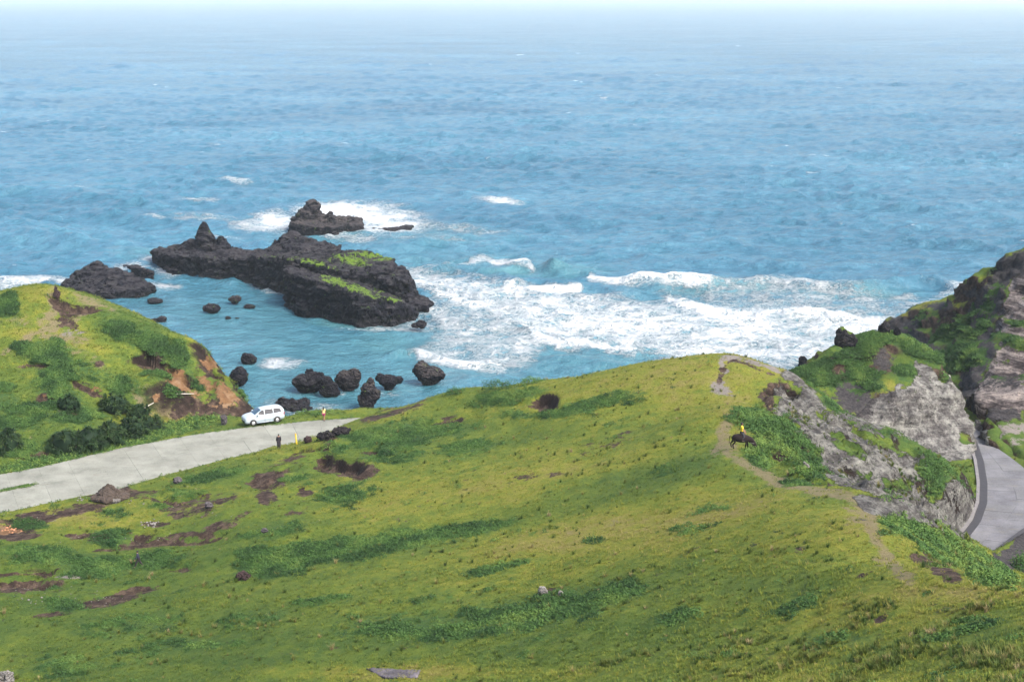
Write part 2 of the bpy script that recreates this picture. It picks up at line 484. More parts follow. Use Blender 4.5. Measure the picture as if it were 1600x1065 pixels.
def hill_h(x, y, detail=True):
    h = f_main(x, y)
    h = np.maximum(h, base_h(x, y))
    if not detail: return h, 0 * h
    px, py = proj(x, y, h)
    rough = paint(px, py, blobs=[(230, 830, 300, 70), (500, 720, 130, 50), (60, 920, 140, 50)])
    steepR = paint(px, py, polys=[([(1190, 630), (1215, 585), (1300, 640), (1400, 670), (1530, 760), (1530, 830), (1490, 850), (1400, 790), (1300, 755), (1240, 748), (1180, 700)], 8, 1)])
    far = smooth(60, 120, y)
    h = h + 0.30 * fbm(x / 7, y / 5, oct=3, seed=21) + 0.45 * fbm(x / 17, y / 12, oct=2, seed=23) + (0.06 + 0.16 * rough) * fbm(x / 1.6, y / 1.3, oct=3, seed=33)
    # cattle tracks: low terraces that follow the contour
    tr = np.sin(h * 2 * math.pi / 0.75 + 2.2 * vnoise(x / 9, y / 9, seed=44))
    h = h + 0.055 * tr * smooth(-0.2, 0.5, vnoise(x / 12, y / 12, seed=45))
    h = h + 0.5 * rough * np.maximum(0, fbm(x / 4.2, y / 3.2, oct=3, seed=51)) - 0.35 * rough * np.maximum(0, fbm(x / 3.2, y / 2.6, oct=2, seed=52))
    # the eroding face of the right flank
    cv, _ = cells(x / 2.6, y / 2.6, h / 1.6, 62); cv2, _ = cells(x / 1.1, y / 1.1, h / 0.8, 66)
    h = h + steepR * (0.9 * fbm(x / 4.5, y / 4.5, oct=4, seed=61, ridged=True) - 0.3 + 0.42 * cv + 0.20 * cv2)
    bare = np.zeros_like(h)
    for pts, d, L in scarp_w:
        dd, side, par = seg_dist(x + 0.7 * fbm(x / 2.4, y / 2.4, oct=3, seed=71), y + 0.7 * fbm(x / 2.4, y / 2.4, oct=3, seed=72), pts)
        m = (side < 0) & (dd < 5 * L)
        end = smooth(0.0, 0.12, par) * smooth(0.0, 0.12, 1 - par)
        end = np.where((par <= 0) | (par >= 1), np.exp(-dd * 1.6), np.maximum(end, 0.25))
        fall = np.exp(-(dd / L) ** 1.6) * end * smooth(0.0, 1.15, dd)
        h = h - np.where(m, 1.3 * d * fall, 0) + np.where(~m, 0.16 * d * np.exp(-(dd / 0.9) ** 2) * end, 0)
        bare = np.maximum(bare, np.where(m, smooth(0.08, 0.5, fall), 0.3 * np.exp(-(dd / 0.2) ** 2) * end))
    # level beds of the two road lengths, the cut cliff beside the bend
    rd = sdist(x, y, road_poly)
    h = np.where(rd < 0, np.minimum(h, 8.84), h)
    h = np.where((rd >= 0) & (rd < 1.2), np.minimum(h, 8.93 + rd * 0.9), h)
    r2 = sdist(x, y, rr_poly)
    h = np.where(r2 < 0, np.minimum(h, 8.84), h)
    h = np.where((r2 >= 0) & (r2 < 8), np.minimum(h, 8.9 + np.maximum(r2 - 0.25, 0) * 3.2 + 0.6 * r2 * np.abs(vnoise(x / 1.3, y / 1.3, seed=81))), h)
    return h, bare

def make_land(name, f, x0, x1, y0, y1, step, disp=None, zmin=-2.5, label=None):
    xs = np.arange(x0, x1 + step, step); ys = np.arange(y0, y1 + step, step)
    X, Y = np.meshgrid(xs, ys)
    r = f(X, Y)
    Z, bare = r if isinstance(r, tuple) else (r, 0 * r)
    gy, gx = np.gradient(Z, step)
    slope = np.hypot(gx, gy)
    N = np.stack([-gx, -gy, np.ones_like(Z)], -1); N /= np.linalg.norm(N, axis=-1, keepdims=True)
    V = np.stack([X, Y, Z], -1)
    if disp is not None: V = V + N * disp(X, Y, Z, slope)[..., None]
    keep = Z > zmin
    Fc = grid_faces(len(ys), len(xs), keep)
    V2, F2, sl_, br = compact(V.reshape(-1, 3), Fc, slope.ravel(), bare.ravel())
    return V2, F2, sl_, br

# ================================================================== MATERIALS OF THE LAND
def grass_color_nodes(m, p):
    dry = m.at('dry'); lush = m.at('lush')
    n1 = m.noise(p, 0.9, 6, 0.65); n2 = m.noise(p, 4.5, 5, 0.7); n3 = m.noise(m.pos((1, 1.6, 1)), 0.22, 3)
    t = m.math('ADD', m.math('MULTIPLY_ADD', m.math('SUBTRACT', n1, 0.5), 1.3, dry), m.math('MULTIPLY', m.math('SUBTRACT', n3, 0.5), 0.7))
    g = m.ramp(t, [(0.0, (0.054, 0.100, 0.019)), (0.35, (0.112, 0.155, 0.021)), (0.62, (0.192, 0.202, 0.026)), (1.0, (0.24, 0.195, 0.065))])
    g = m.mix(m.step(n2, 0.35, 0.75), m.mix(0.40, g, (0.045, 0.075, 0.014)), g)
    l = m.ramp(n2, [(0.3, (0.020, 0.050, 0.016)), (0.62, (0.042, 0.095, 0.026)), (0.8, (0.08, 0.14, 0.032))])
    lm = m.broken(lush, m.noise(p, 1.9, 5, 0.75), 1.5, 0.48, 0.70)
    g = m.mix(m.math('MULTIPLY', lm, 0.8), g, l)
    # small droppings, holes and dead tufts
    sp = m.noise(m.pos((1, 1.3, 1)), 3.1, 3, 0.5); sp2 = m.noise(p, 0.35, 2)
    k = m.math('MULTIPLY', m.step(sp, 0.64, 0.70), m.step(sp2, 0.36, 0.58))
    g = m.mix(m.math('MULTIPLY', k, 0.75), g, (0.03, 0.026, 0.016))
    return g, n1, n2

def soil_nodes(m, p):
    n = m.noise(p, 1.3, 7, 0.7); f = m.noise(p, 7, 5, 0.7)
    c = m.ramp(n, [(0.35, (0.015, 0.010, 0.009)), (0.5, (0.046, 0.030, 0.023)), (0.66, (0.115, 0.083, 0.062))])
    return m.mix(m.step(f, 0.6, 0.75), c, (0.20, 0.165, 0.135))

def rock_nodes(m, p, bed=0.25, tint=(1, 1, 1)):
    """pale ash rock: blotched, pitted, faintly layered"""
    st = m.noise(m.pos((0.14, 0.14, 2.6)), 1.0, 6, 0.7)
    b = m.noise(p, 0.55, 6, 0.68); f = m.noise(p, 3.2, 6, 0.75)
    t = m.math('ADD', m.math('MULTIPLY', b, 0.55), m.math('ADD', m.math('MULTIPLY', f, 0.35), m.math('MULTIPLY_ADD', m.math('SUBTRACT', st, 0.5), bed * 2, 0.11)))
    c = m.ramp(t, [(0.42, (0.030, 0.028, 0.030)), (0.52, (0.095, 0.090, 0.092)), (0.60, (0.20, 0.20, 0.195)), (0.74, (0.36, 0.36, 0.34))])
    pit = m.step(m.noise(p, 1.9, 5, 0.7), 0.54, 0.64)
    c = m.mix(m.math('MULTIPLY', pit, 0.75), c, (0.030, 0.030, 0.034))
    return m.mix(1.0, c, tint, 'MULTIPLY'), b, f, st

def hill_material(name, rock_tint=(1, 1, 1), dark_rock_and_shade=False, steep=(0.62, 0.80), bed=0.2, rock_heavy=False):
    m = NT(name); p = m.pos()
    g, n1, n2 = grass_color_nodes(m, p)
    s = soil_nodes(m, p)
    r, rb, rf, st = rock_nodes(m, p, bed, tint=rock_tint)
    br = m.noise(p, 1.1, 6, 0.7); br2 = m.noise(p, 0.5, 6, 0.72)
    # trodden path
    pathc = m.mix(n2, (0.12, 0.098, 0.052), (0.22, 0.18, 0.115))
    c = m.mix(m.math('MULTIPLY', m.broken(m.at('path'), br, 0.8, 0.4, 0.75), 0.85), g, pathc)
    grv = m.mix(n2, (0.12, 0.11, 0.10), (0.24, 0.22, 0.20))
    c = m.mix(m.broken(m.at('gravel'), br, 0.9, 0.45, 0.65), c, grv)
    up = m.up()
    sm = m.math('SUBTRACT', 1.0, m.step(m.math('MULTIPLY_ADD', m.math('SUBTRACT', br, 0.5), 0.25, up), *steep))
    dm = m.broken(m.at('dirt'), br2, 1.0, 0.45, 0.58)
    c = m.mix(m.math('MAXIMUM', dm, sm), c, s)
    if not rock_heavy: c = m.mix(m.math('MULTIPLY', sm, 0.9), c, m.mix(n2, (0.005, 0.0035, 0.0035), (0.020, 0.013, 0.011)))  # steep banks go near black: shade under turf lips put into the soil colour
    orc = m.ramp(m.math('ADD', m.math('MULTIPLY', n1, 0.5), m.math('MULTIPLY', st, 0.5)), [(0.35, (0.085, 0.045, 0.028)), (0.5, (0.17, 0.095, 0.045)), (0.65, (0.25, 0.175, 0.11))])
    c = m.mix(m.broken(m.at('orange'), br, 0.9, 0.45, 0.62), c, orc)
    rm = m.broken(m.at('rock'), br2, 1.15, 0.44, 0.56)
    c = m.mix(rm, c, r)
    if dark_rock_and_shade:
        d = m.ramp(rf, [(0.35, (0.018, 0.018, 0.022)), (0.6, (0.06, 0.055, 0.055)), (0.75, (0.13, 0.11, 0.10))])
        c = m.mix(m.broken(m.at('dark'), br, 0.9, 0.45, 0.6), c, d)  # dark rock; on the rocky spur also the painted shade of its left face
        # hanging green on the rock
        vg = m.broken(m.at('vine'), br2, 1.3, 0.5, 0.6)
        c = m.mix(vg, c, m.ramp(n2, [(0.35, (0.016, 0.045, 0.012)), (0.6, (0.05, 0.10, 0.02)), (0.8, (0.11, 0.15, 0.025))]))
    h = m.math('ADD', m.math('MULTIPLY', n2, 0.5), m.math('MULTIPLY', m.noise(p, 14, 4, 0.7), 0.35))
    h = m.math('ADD', h, m.math('MULTIPLY', m.math('ADD', rf, st), m.math('MULTIPLY', rm, 0.9)))
    h = m.math('ADD', h, m.math('MULTIPLY', rm, m.math('MULTIPLY', m.voro(p, 1.3, 'F1'), 0.8)))
    m.set(color=c, rough=0.95, spec=0.15, normal=m.bump(h, 1.0, 0.45))
    return m.m

mat_hill = hill_material('turf_and_soil', dark_rock_and_shade=True, rock_tint=(0.88, 0.88, 0.82), bed=0.2)
mat_left = hill_material('headland_turf', dark_rock_and_shade=True)
mat_cliff = hill_material('cliff_rock_and_turf', rock_tint=(1.12, 1.12, 1.06), dark_rock_and_shade=True, bed=0.14, rock_heavy=True)
mat_far = hill_material('far_cliff_rock', rock_tint=(0.85, 0.74, 0.70), dark_rock_and_shade=True, bed=0.55, rock_heavy=True)

# ------------------------------------------------------------------ what lies where (photo pixels: x, y, rx, ry, turn, strength)
HILL = dict(
  lush=dict(blobs=[(420, 885, 62, 18, -6), (520, 862, 95, 20, -9), (640, 840, 105, 15, -8), (745, 824, 62, 9, -8), (400, 868, 40, 10),
      (630, 978, 90, 20, -4, .8), (740, 985, 110, 16, -4, .8), (800, 960, 100, 22, -6, .85), (880, 945, 70, 20, -8, .9), (965, 925, 60, 18, -10, .7), (1060, 965, 50, 16, -10, .7), (780, 888, 55, 7, -10, .9),
      (620, 680, 75, 22, -8, .85), (572, 692, 26, 14), (700, 668, 60, 12, -8, .75), (735, 698, 50, 14, -10, .6), (790, 622, 60, 12, -8, .9), (905, 636, 60, 10, -10, .8), (955, 625, 55, 12, -12, .8), (800, 648, 40, 9, 0, .7), (640, 712, 40, 9, -8, .6),
      (540, 770, 50, 14, -8, .6), (470, 750, 40, 10, -8, .5), (430, 830, 60, 10, -10, .5), (520, 705, 22, 9), (585, 712, 22, 8),
      (60, 864, 70, 12), (130, 872, 60, 12), (215, 880, 80, 12), (100, 942, 45, 10), (150, 890, 60, 12), (270, 780, 60, 10, -10, .6), (330, 745, 60, 8, -12, .8), (180, 800, 30, 12, 0, .7), (175, 838, 30, 14), (40, 818, 30, 10), (250, 868, 60, 8, 0, .7),
      (400, 960, 70, 16, -4, .55), (200, 975, 90, 16, -4, .5), (100, 1040, 90, 20, -4, .6), (300, 1010, 120, 14, -4, .4), (500, 940, 60, 12, 0, .4),
      (1200, 665, 42, 28, 40, 1), (1240, 700, 40, 28, 48, 1), (1270, 728, 26, 20, 45, 1), (1195, 720, 22, 14, 30, .9), (1160, 650, 22, 12, 0, .9), (1190, 695, 24, 16, 30, 1), (1250, 755, 30, 6, 0, .7), (1235, 640, 24, 14, 40, .6),
      (1405, 790, 30, 22, 30, 1), (1440, 815, 40, 26, 40, 1), (1480, 850, 40, 24, 40, 1), (1530, 880, 40, 20, 40, 1), (1400, 815, 26, 20, 40, 1), (1560, 892, 26, 12, 40, .8), (1450, 860, 30, 14, 35, .6),
      (1455, 745, 20, 34, 0, 1), (1475, 735, 60, 12, 38, .9), (1300, 625, 20, 14, 50, 1), (1270, 595, 18, 12, 30, .9), (1330, 655, 20, 8, 40, .5), (1400, 680, 50, 7, 20, .6),
      (1000, 740, 100, 12, -8, .25), (1110, 790, 60, 12, -8, .35), (1250, 945, 60, 14, -30, .5), (1300, 1000, 80, 14, -8, .5), (1500, 990, 90, 20, -8, .45), (1080, 830, 60, 10, -10, .4), (930, 845, 20, 6, 0, .6), (700, 930, 80, 12, -8, .3)]),
  dirt=dict(blobs=[(172, 768, 46, 12), (205, 772, 50, 8, 0, .8), (295, 795, 60, 16, -5, .75), (60, 808, 70, 9, -10, .9), (130, 795, 60, 10, -10, .8), (15, 835, 40, 14, 0, 1), (420, 752, 24, 16), (418, 775, 18, 12), (40, 915, 60, 12, 0, 1), (190, 930, 75, 9, -12, 1), (235, 850, 55, 6, 0, 1),
      (160, 835, 60, 8, 0, .7), (862, 928, 16, 9, 0, 1), (345, 780, 50, 10, -8, .6), (565, 738, 24, 14, -20, 1), (520, 690, 30, 8, -20, .7), (440, 720, 50, 6, -15, .6), (300, 838, 60, 6, 0, .8), (345, 822, 30, 8, -20, .8), (90, 955, 60, 6, -6, .8),
      (1230, 612, 26, 18, 40, 1), (1205, 625, 20, 12, 30, .8), (1440, 872, 22, 12, 40, 1), (1470, 890, 40, 12, 30, 1), (1405, 860, 14, 8, 30, .4), (1555, 890, 24, 6, 35, .7), (1345, 897, 20, 5, -20, .7), (1372, 966, 20, 6, -10, .8), (1245, 670, 18, 8, 45, .5),
      (700, 652, 40, 4, -8, .7), (600, 648, 45, 5, -15, .9), (640, 640, 30, 5, -15, .7), (660, 628, 30, 4, -12, .7), (1285, 755, 60, 5, 5, .6), (1350, 985, 40, 8, -8, .3), (1240, 985, 30, 6, -8, .4), (1590, 975, 40, 8, -8, .4),
      (475, 770, 16, 8, 0, .9), (850, 630, 30, 10, 0, 1), (960, 690, 90, 22, -12, .34), (850, 740, 70, 18, -10, .32), (640, 800, 90, 16, -8, .26), (1100, 860, 120, 26, -10, .26), (1000, 905, 120, 16, -8, .22), (1330, 980, 160, 30, -4, .30), (1540, 960, 90, 26, 0, .28), (560, 1010, 160, 20, 0, .22), (250, 1010, 160, 24, 0, .20), (1240, 850, 70, 20, -20, .28), (720, 745, 60, 10, -8, .3), (470, 800, 60, 20, -10, .36), (1385, 800, 30, 20, 30, .35), (400, 800, 60, 8, -10, .4), (240, 820, 26, 6, 0, .8), (950, 775, 50, 7, -8, .3), (1000, 790, 30, 5, -8, .4)]),
  path=dict(blobs=[(1340, 800, 40, 24, 40, .75), (1390, 880, 30, 12, 10, .8), (1120, 700, 12, 16, 0, .9), (965, 815, 60, 7, -10, .5), (1180, 733, 30, 8, 30, .6)],
      lines=[([(1140, 655), (1125, 675), (1128, 692), (1150, 708), (1175, 728), (1215, 752), (1270, 768), (1330, 780), (1360, 815), (1385, 860), (1400, 890), (1420, 905)], 15, .8), ([(1230, 770), (1150, 800), (1040, 815), (960, 812), (880, 830)], 12, .35), ([(1300, 920), (1160, 925), (1600, 930)], 9, .25)]),
  gravel=dict(blobs=[(1120, 605, 16, 13, 40, .9), (1140, 612, 14, 8, 30, .6), (1145, 560, 22, 6, 0, .9), (1180, 565, 30, 6, 20, .9), (1212, 577, 26, 6, 22, .8), (1128, 575, 8, 16, 0, .8), (50, 815, 90, 6, -12, .6), (100, 900, 20, 5)]),
  rock=dict(polys=[([(1228, 583), (1240, 581), (1300, 632), (1400, 676), (1508, 745), (1532, 790), (1530, 815), (1500, 845), (1440, 800), (1380, 772), (1310, 760), (1285, 735), (1262, 690), (1225, 655), (1212, 640)], 9, .80)],
      lines=[([(1236, 586), (1265, 610), (1250, 640), (1225, 640)], 16, 1.0), ([(1350, 790), (1420, 790), (1500, 830)], 22, 1.0)]),
  notrock=dict(blobs=[(1455, 745, 22, 36), (1300, 627, 22, 14, 50), (1272, 596, 18, 12, 30), (1330, 700, 40, 12, 25, .7), (1390, 690, 70, 10, 20, .8), (1470, 725, 50, 9, 38, .9), (1400, 755, 30, 10, 15, .6), (1210, 690, 30, 40, 30, .9), (1340, 740, 20, 8, 0, .5), (1240, 610, 16, 10, 40, .8), (1280, 655, 18, 10, 30, .35)]),
  orange=dict(blobs=[(10, 828, 22, 7, 0, .8)]),
  dark=dict(polys=[([(1545, 876), (1600, 826), (1700, 770), (1700, 900), (1600, 893), (1575, 885)], 4, 1.0)]),
  dry=dict(blobs=[(1000, 600, 240, 40, -8, .25), (850, 740, 160, 40, -8, .15), (1000, 820, 250, 30, -10, .28), (1300, 950, 300, 30, 0, .2), (1300, 850, 200, 60, 0, .15), (600, 800, 80, 20, 0, .1), (450, 830, 40, 6, -10, .3), (130, 810, 90, 20, 0, .2), (1500, 930, 150, 14, 0, .3), (1150, 660, 30, 60, 0, .3), (620, 1050, 300, 14, 0, .4), (500, 1020, 60, 10, 0, .2)]),
)
LEFT = dict(
  lush=dict(blobs=[(80, 570, 45, 30, 30, 1), (100, 610, 50, 30, 20, 1), (60, 540, 40, 10, 0, .7), (190, 515, 50, 18, 22, .9), (230, 535, 50, 20, 30, 1), (290, 560, 35, 26, 40, 1), (300, 590, 24, 20, 40, .9), (15, 480, 26, 22, 0, .8), (85, 540, 30, 16, 20, .7), (60, 640, 70, 20, 0, .8), (150, 690, 120, 14, -12, 1),
      (240, 575, 50, 20, 20, .7), (170, 590, 80, 16, 20, .7), (270, 610, 26, 14, 20, .9), (330, 655, 20, 8, 0, .3), (30, 700, 60, 16, 0, .9), (120, 650, 60, 14, 0, .9), (220, 615, 40, 16, 0, .5), (385, 615, 14, 18, 60, .8), (0, 620, 30, 30, 0, .7), (20, 660, 60, 20, 0, .7), (340, 625, 14, 8, 0, .5)]),
  dirt=dict(blobs=[(110, 480, 30, 14, 20, .9), (135, 485, 26, 9, 0, 1), (105, 500, 20, 14, 0, .7), (300, 635, 60, 20, 10, .7), (350, 640, 60, 22, 0, .8), (240, 555, 18, 8, 30, .9), (65, 622, 20, 7, -20, 1), (55, 715, 40, 8, -12, .7), (290, 640, 40, 20, 0, .6), (160, 572, 10, 4), (105, 650, 22, 8, 20, .6)]),
  path=dict(blobs=[(140, 470, 40, 8, 20, .7), (80, 505, 30, 12, 0, .5), (110, 525, 60, 10, 10, .5), (150, 560, 60, 8, 30, .4), (280, 640, 60, 12, 0, .6), (40, 500, 60, 10, -10, .35), (20, 550, 50, 8, 0, .4), (350, 650, 50, 10, 0, .6), (250, 610, 40, 8, 20, .4)], lines=[([(150, 477), (110, 500), (70, 510), (30, 540), (0, 550)], 9, .6), ([(75, 455), (85, 480), (85, 510)], 12, .7), ([(60, 510), (120, 550), (190, 590), (230, 640)], 8, .35)]),
  gravel=dict(blobs=[(110, 515, 30, 8, 0, .5)]),
  orange=dict(blobs=[(278, 588, 28, 15, 35, 1), (290, 598, 18, 10, 30, 1), (350, 615, 26, 14, 50, .9), (325, 600, 22, 16, 30, .7), (345, 635, 30, 8, 0, .6), (150, 608, 16, 7, 20, .8), (65, 622, 16, 5, -20, 1), (245, 618, 10, 8, 0, .7), (330, 565, 16, 18, 60, .7), (310, 615, 22, 14, 30, .6)]),
  dark=dict(blobs=[]), vine=dict(blobs=[]), rock=dict(blobs=[]),
  dry=dict(blobs=[(150, 540, 140, 20, 25, .25), (280, 650, 100, 20, -5, .5), (60, 460, 60, 12, 0, .3), (190, 600, 60, 10, 30, .2), (50, 520, 40, 12, 0, .4), (350, 655, 60, 8, -5, .6), (220, 490, 80, 6, 25, .5)]),
)
S4 = dict(
  lush=dict(blobs=[(1330, 555, 70, 20, -25, 1), (1300, 590, 60, 20, -10, 1), (1430, 545, 60, 18, 30, 1), (1420, 580, 22, 20, 0, 1), (1470, 590, 30, 16, 30, .7), (1380, 530, 60, 12, 0, 1), (1350, 595, 40, 16, 20, 1), (1260, 580, 30, 12, -10, 1), (1470, 560, 30, 10, 35, 1)]),
  dirt=dict(blobs=[(1370, 560, 30, 22, 0, .8), (1385, 570, 22, 16, 0, .8), (1500, 590, 16, 8, 40, .6), (1440, 615, 10, 24, 0, .4)]),
  path=dict(blobs=[]), gravel=dict(blobs=[]), orange=dict(blobs=[]),
  rock=dict(polys=[([(1400, 575), (1412, 592), (1430, 560), (1440, 572), (1470, 600), (1490, 575), (1530, 620), (1545, 720), (1330, 720), (1345, 640), (1370, 610), (1395, 600)], 6, 1.0)]),
  notrock=dict(blobs=[(1420, 585, 16, 20), (1385, 600, 20, 12, 0, .8), (1510, 685, 14, 9, 0, .8), (1475, 590, 20, 12, 40, .6), (1400, 590, 20, 10)]),
  dark=dict(blobs=[(1330, 620, 40, 26, 20, 1), (1350, 640, 18, 12, 0, .9), (1375, 615, 40, 10, 0, .6), (1375, 560, 30, 20, 0, .7), (1440, 640, 20, 14, 0, .3), (1390, 630, 20, 8, 0, .5)]),  # left face darkened: shade on the side turned from the sun, put into colour
  vine=dict(blobs=[(1320, 600, 70, 22, 0, .5), (1440, 600, 30, 20, 0, .2)]),
  dry=dict(blobs=[(1385, 605, 30, 14, 0, .5), (1440, 560, 30, 8, 0, .2)]),
)
S5 = dict(
  lush=dict(blobs=[(1490, 520, 60, 30, 30, .8), (1480, 560, 50, 30, 0, .7), (1450, 490, 60, 16, -20, .4), (1550, 450, 30, 14, 0, .5)]),
  dirt=dict(blobs=[(1570, 625, 60, 8, 0, .4)]),
  path=dict(blobs=[]), gravel=dict(blobs=[(1560, 690, 70, 10, 0, .7), (1580, 670, 50, 10, 0, .8)]), orange=dict(blobs=[]),
  rock=dict(polys=[([(1575, 430), (1620, 420), (1640, 660), (1515, 660), (1535, 600), (1550, 560), (1555, 500), (1575, 460)], 8, .8), ([(1515, 608), (1700, 604), (1700, 632), (1515, 640)], 2, 1.3)]),
  notrock=dict(blobs=[(1570, 530, 30, 8, 10, .8), (1590, 538, 26, 8, 0, .8), (1590, 505, 20, 8, 0, .8), (1560, 650, 60, 10, 0, .5)]),
  dark=dict(polys=[([(1560, 400), (1640, 370), (1640, 425), (1575, 432), (1570, 470), (1552, 500), (1548, 560), (1530, 610), (1515, 640), (1495, 600), (1500, 560), (1520, 480), (1540, 445)], 7, .9), ([(1385, 490), (1440, 500), (1450, 530), (1500, 560), (1480, 560), (1400, 530)], 7, .9), ([(1520, 642), (1585, 640), (1590, 655), (1520, 660)], 4, 1.0), ([(1535, 580), (1600, 585), (1600, 606), (1530, 606)], 5, .55)],
      blobs=[(1475, 478, 22, 10, 0, .9), (1530, 455, 26, 10, -20, .7), (1500, 500, 16, 16, 0, .7)]),
  vine=dict(blobs=[(1490, 510, 60, 14, -30, .75), (1480, 560, 60, 22, -20, .8), (1540, 490, 16, 60, 15, .7), (1500, 540, 40, 20, 0, .7), (1560, 420, 30, 10, 0, .3), (1575, 530, 40, 10, 10, .8), (1590, 505, 20, 7, 0, .7), (1530, 560, 16, 30, 0, .6), (1580, 590, 40, 6, 0, .4)]),
  dry=dict(blobs=[(1440, 482, 60, 8, -22, .6), (1500, 475, 40, 8, -30, .5), (1550, 440, 30, 10, 0, .4), (1480, 500, 50, 6, -30, .4)]),
)

def masks(V, spec, slope, bare, seed=0):
    px, py = proj(V[:, 0], V[:, 1], V[:, 2])
    wx = px + 16 * fbm(V[:, 0] / 3.5, V[:, 1] / 3.5, oct=4, seed=seed + 1); wy = py + 8 * fbm(V[:, 0] / 3.5, V[:, 1] / 3.5, oct=4, seed=seed + 2)
    out = {}
    for k in ('lush', 'dirt', 'path', 'gravel', 'rock', 'orange', 'dark', 'vine', 'dry'):
        out[k] = paint(wx, wy, **spec[k]) if k in spec else np.zeros(len(V))
    if 'notrock' in spec: out['rock'] = out['rock'] * (1 - paint(wx, wy, **spec['notrock']))
    out['dirt'] = np.maximum(out['dirt'], bare)
    if seed == 200: out['path'] = np.clip(out['path'] + 0.55 * np.clip(fbm(V[:, 0] / 6, V[:, 1] / 4, oct=4, seed=777) + 0.1, 0, 1), 0, 1)
    gd = {200: 0.26, 300: 0.16, 400: 0.12}.get(seed, 0.36)
    out['lush'] = np.clip(out['lush'] + 0.18 * fbm(V[:, 0] / 5, V[:, 1] / 5, oct=3, seed=seed + 5), 0, 1) * (1 - np.clip(bare * 1.5, 0, 1))
    out['dry'] = np.clip(gd + 0.30 * fbm(V[:, 0] / 11, V[:, 1] / 8, oct=3, seed=seed + 6) + out['dry'] - 0.25 * out['lush'], 0, 1)
    if seed == 100:
        out['dry'] = np.clip(out['dry'] + 0.10 * fbm(V[:, 0] / 22, V[:, 1] / 16, oct=2, seed=888)
            - paint(px, py, blobs=[(200, 960, 420, 110, 0, .26), (650, 930, 260, 60, -6, .16), (1060, 690, 120, 30, -12, .12), (350, 850, 160, 40, -6, .12), (1380, 700, 160, 60, 25, .30), (1300, 900, 160, 40, -20, .12), (850, 1000, 300, 40, 0, .12), (1000, 745, 160, 22, -10, .2)]), 0, 1)
    return out

def land(name, f, box, step, mat, spec, disp=None, seed=0, **kw):
    V, Fc, slope, bare = make_land(name, f, *box, step, disp=disp, **kw)
    o = mesh_obj(name, V, Fc, mat)
    ms = masks(V, spec, slope, bare, seed)
    for k, v in ms.items(): attr(o, k, v)
    o['kind'] = 'structure'
    return o, V, Fc, ms, slope

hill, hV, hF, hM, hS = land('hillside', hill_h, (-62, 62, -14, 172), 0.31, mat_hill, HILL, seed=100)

def left_h(x, y):
    h = f_left(x, y)
    px, py = proj(x, y, h)
    e = paint(px, py, blobs=[(330, 610, 80, 50), (270, 590, 50, 30, 30, .6)])
    h = h + 0.45 * fbm(x / 5, y / 5, oct=4, seed=121) + e * 0.9 * fbm(x / 2.5, y / 2.5, oct=4, seed=122, ridged=True)
    bare = np.zeros_like(h)
    for pts, d, L in left_scarps:
        dd, side, par = seg_dist(x, y, pts)
        m = (side < 0); end = np.where((par <= 0) | (par >= 1), np.exp(-dd * 1.6), 1)
        fall = np.exp(-(dd / L) ** 1.6) * end
        h = h - np.where(m, d * fall, 0); bare = np.maximum(bare, np.where(m, np.clip(fall * 1.2, 0, 1), 0))
    rd = sdist(x, y, road_poly)
    h = np.where(rd < 1.0, np.minimum(h, 8.7), np.where(rd < 4, np.minimum(h, 8.8 + (rd - 1.0) * 0.8), h))
    return h, bare
left_scarps = [([ground_pt(*p, f_left) for p in pts], d, L) for pts, d, L in [
    ([(86, 462), (96, 470), (108, 477), (130, 477), (152, 478)], 0.8, 1.2), ([(232, 550), (245, 562), (262, 568), (290, 582), (300, 600)], 1.6, 2.6),
    ([(48, 622), (65, 616), (80, 618)], 0.8, 1.2), ([(120, 594), (150, 604), (160, 612)], 0.8, 1.2), ([(325, 552), (335, 575), (350, 592)], 1.0, 2.0), ([(28, 568), (60, 566), (85, 570)], 0.6, 1.0)]]
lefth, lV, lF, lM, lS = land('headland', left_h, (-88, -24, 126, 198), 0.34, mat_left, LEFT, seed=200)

def cliff_disp(amp, seed, bed=0.8):
    def d(X, Y, Z, slope):
        k = smooth(0.7, 1.6, slope)
        n = fbm(X / 3.2, Y / 3.2, Z / 3.2, oct=5, seed=seed, ridged=True)
        s = np.abs(((Z / bed + 0.5 * vnoise(X / 4, Y / 4, seed=seed + 3)) % 1.0) - 0.5) * 2
        b = fbm(X / 2.0, Y / 2.0, Z / 1.2, oct=3, seed=seed + 8)
        return amp * (0.75 * n * (0.25 + k) + 0.30 * k * (s - 0.5) + 0.4 * b * (0.3 + k) + (0.5 * cells(X / 2.2, Y / 2.2, Z / 1.3, seed + 20)[0] + 0.28 * cells(X / 0.9, Y / 0.9, Z / 0.6, seed + 30)[0]) * (0.1 + k))
    return d

def s4_h(x, y):
    h = f_s4(x, y)
    h = h + 0.5 * fbm(x / 4, y / 4, oct=4, seed=141)
    r2 = sdist(x, y, rr_poly)
    return np.where(r2 < 6, np.minimum(h, 8.6 + np.maximum(r2, 0) * 3.4), h), 0 * h
spur4, sV, sF, sM, sS = land('rocky_spur', s4_h, (20, 60, 134, 172), 0.24, mat_cliff, S4, disp=cliff_disp(0.75, 150), seed=300)

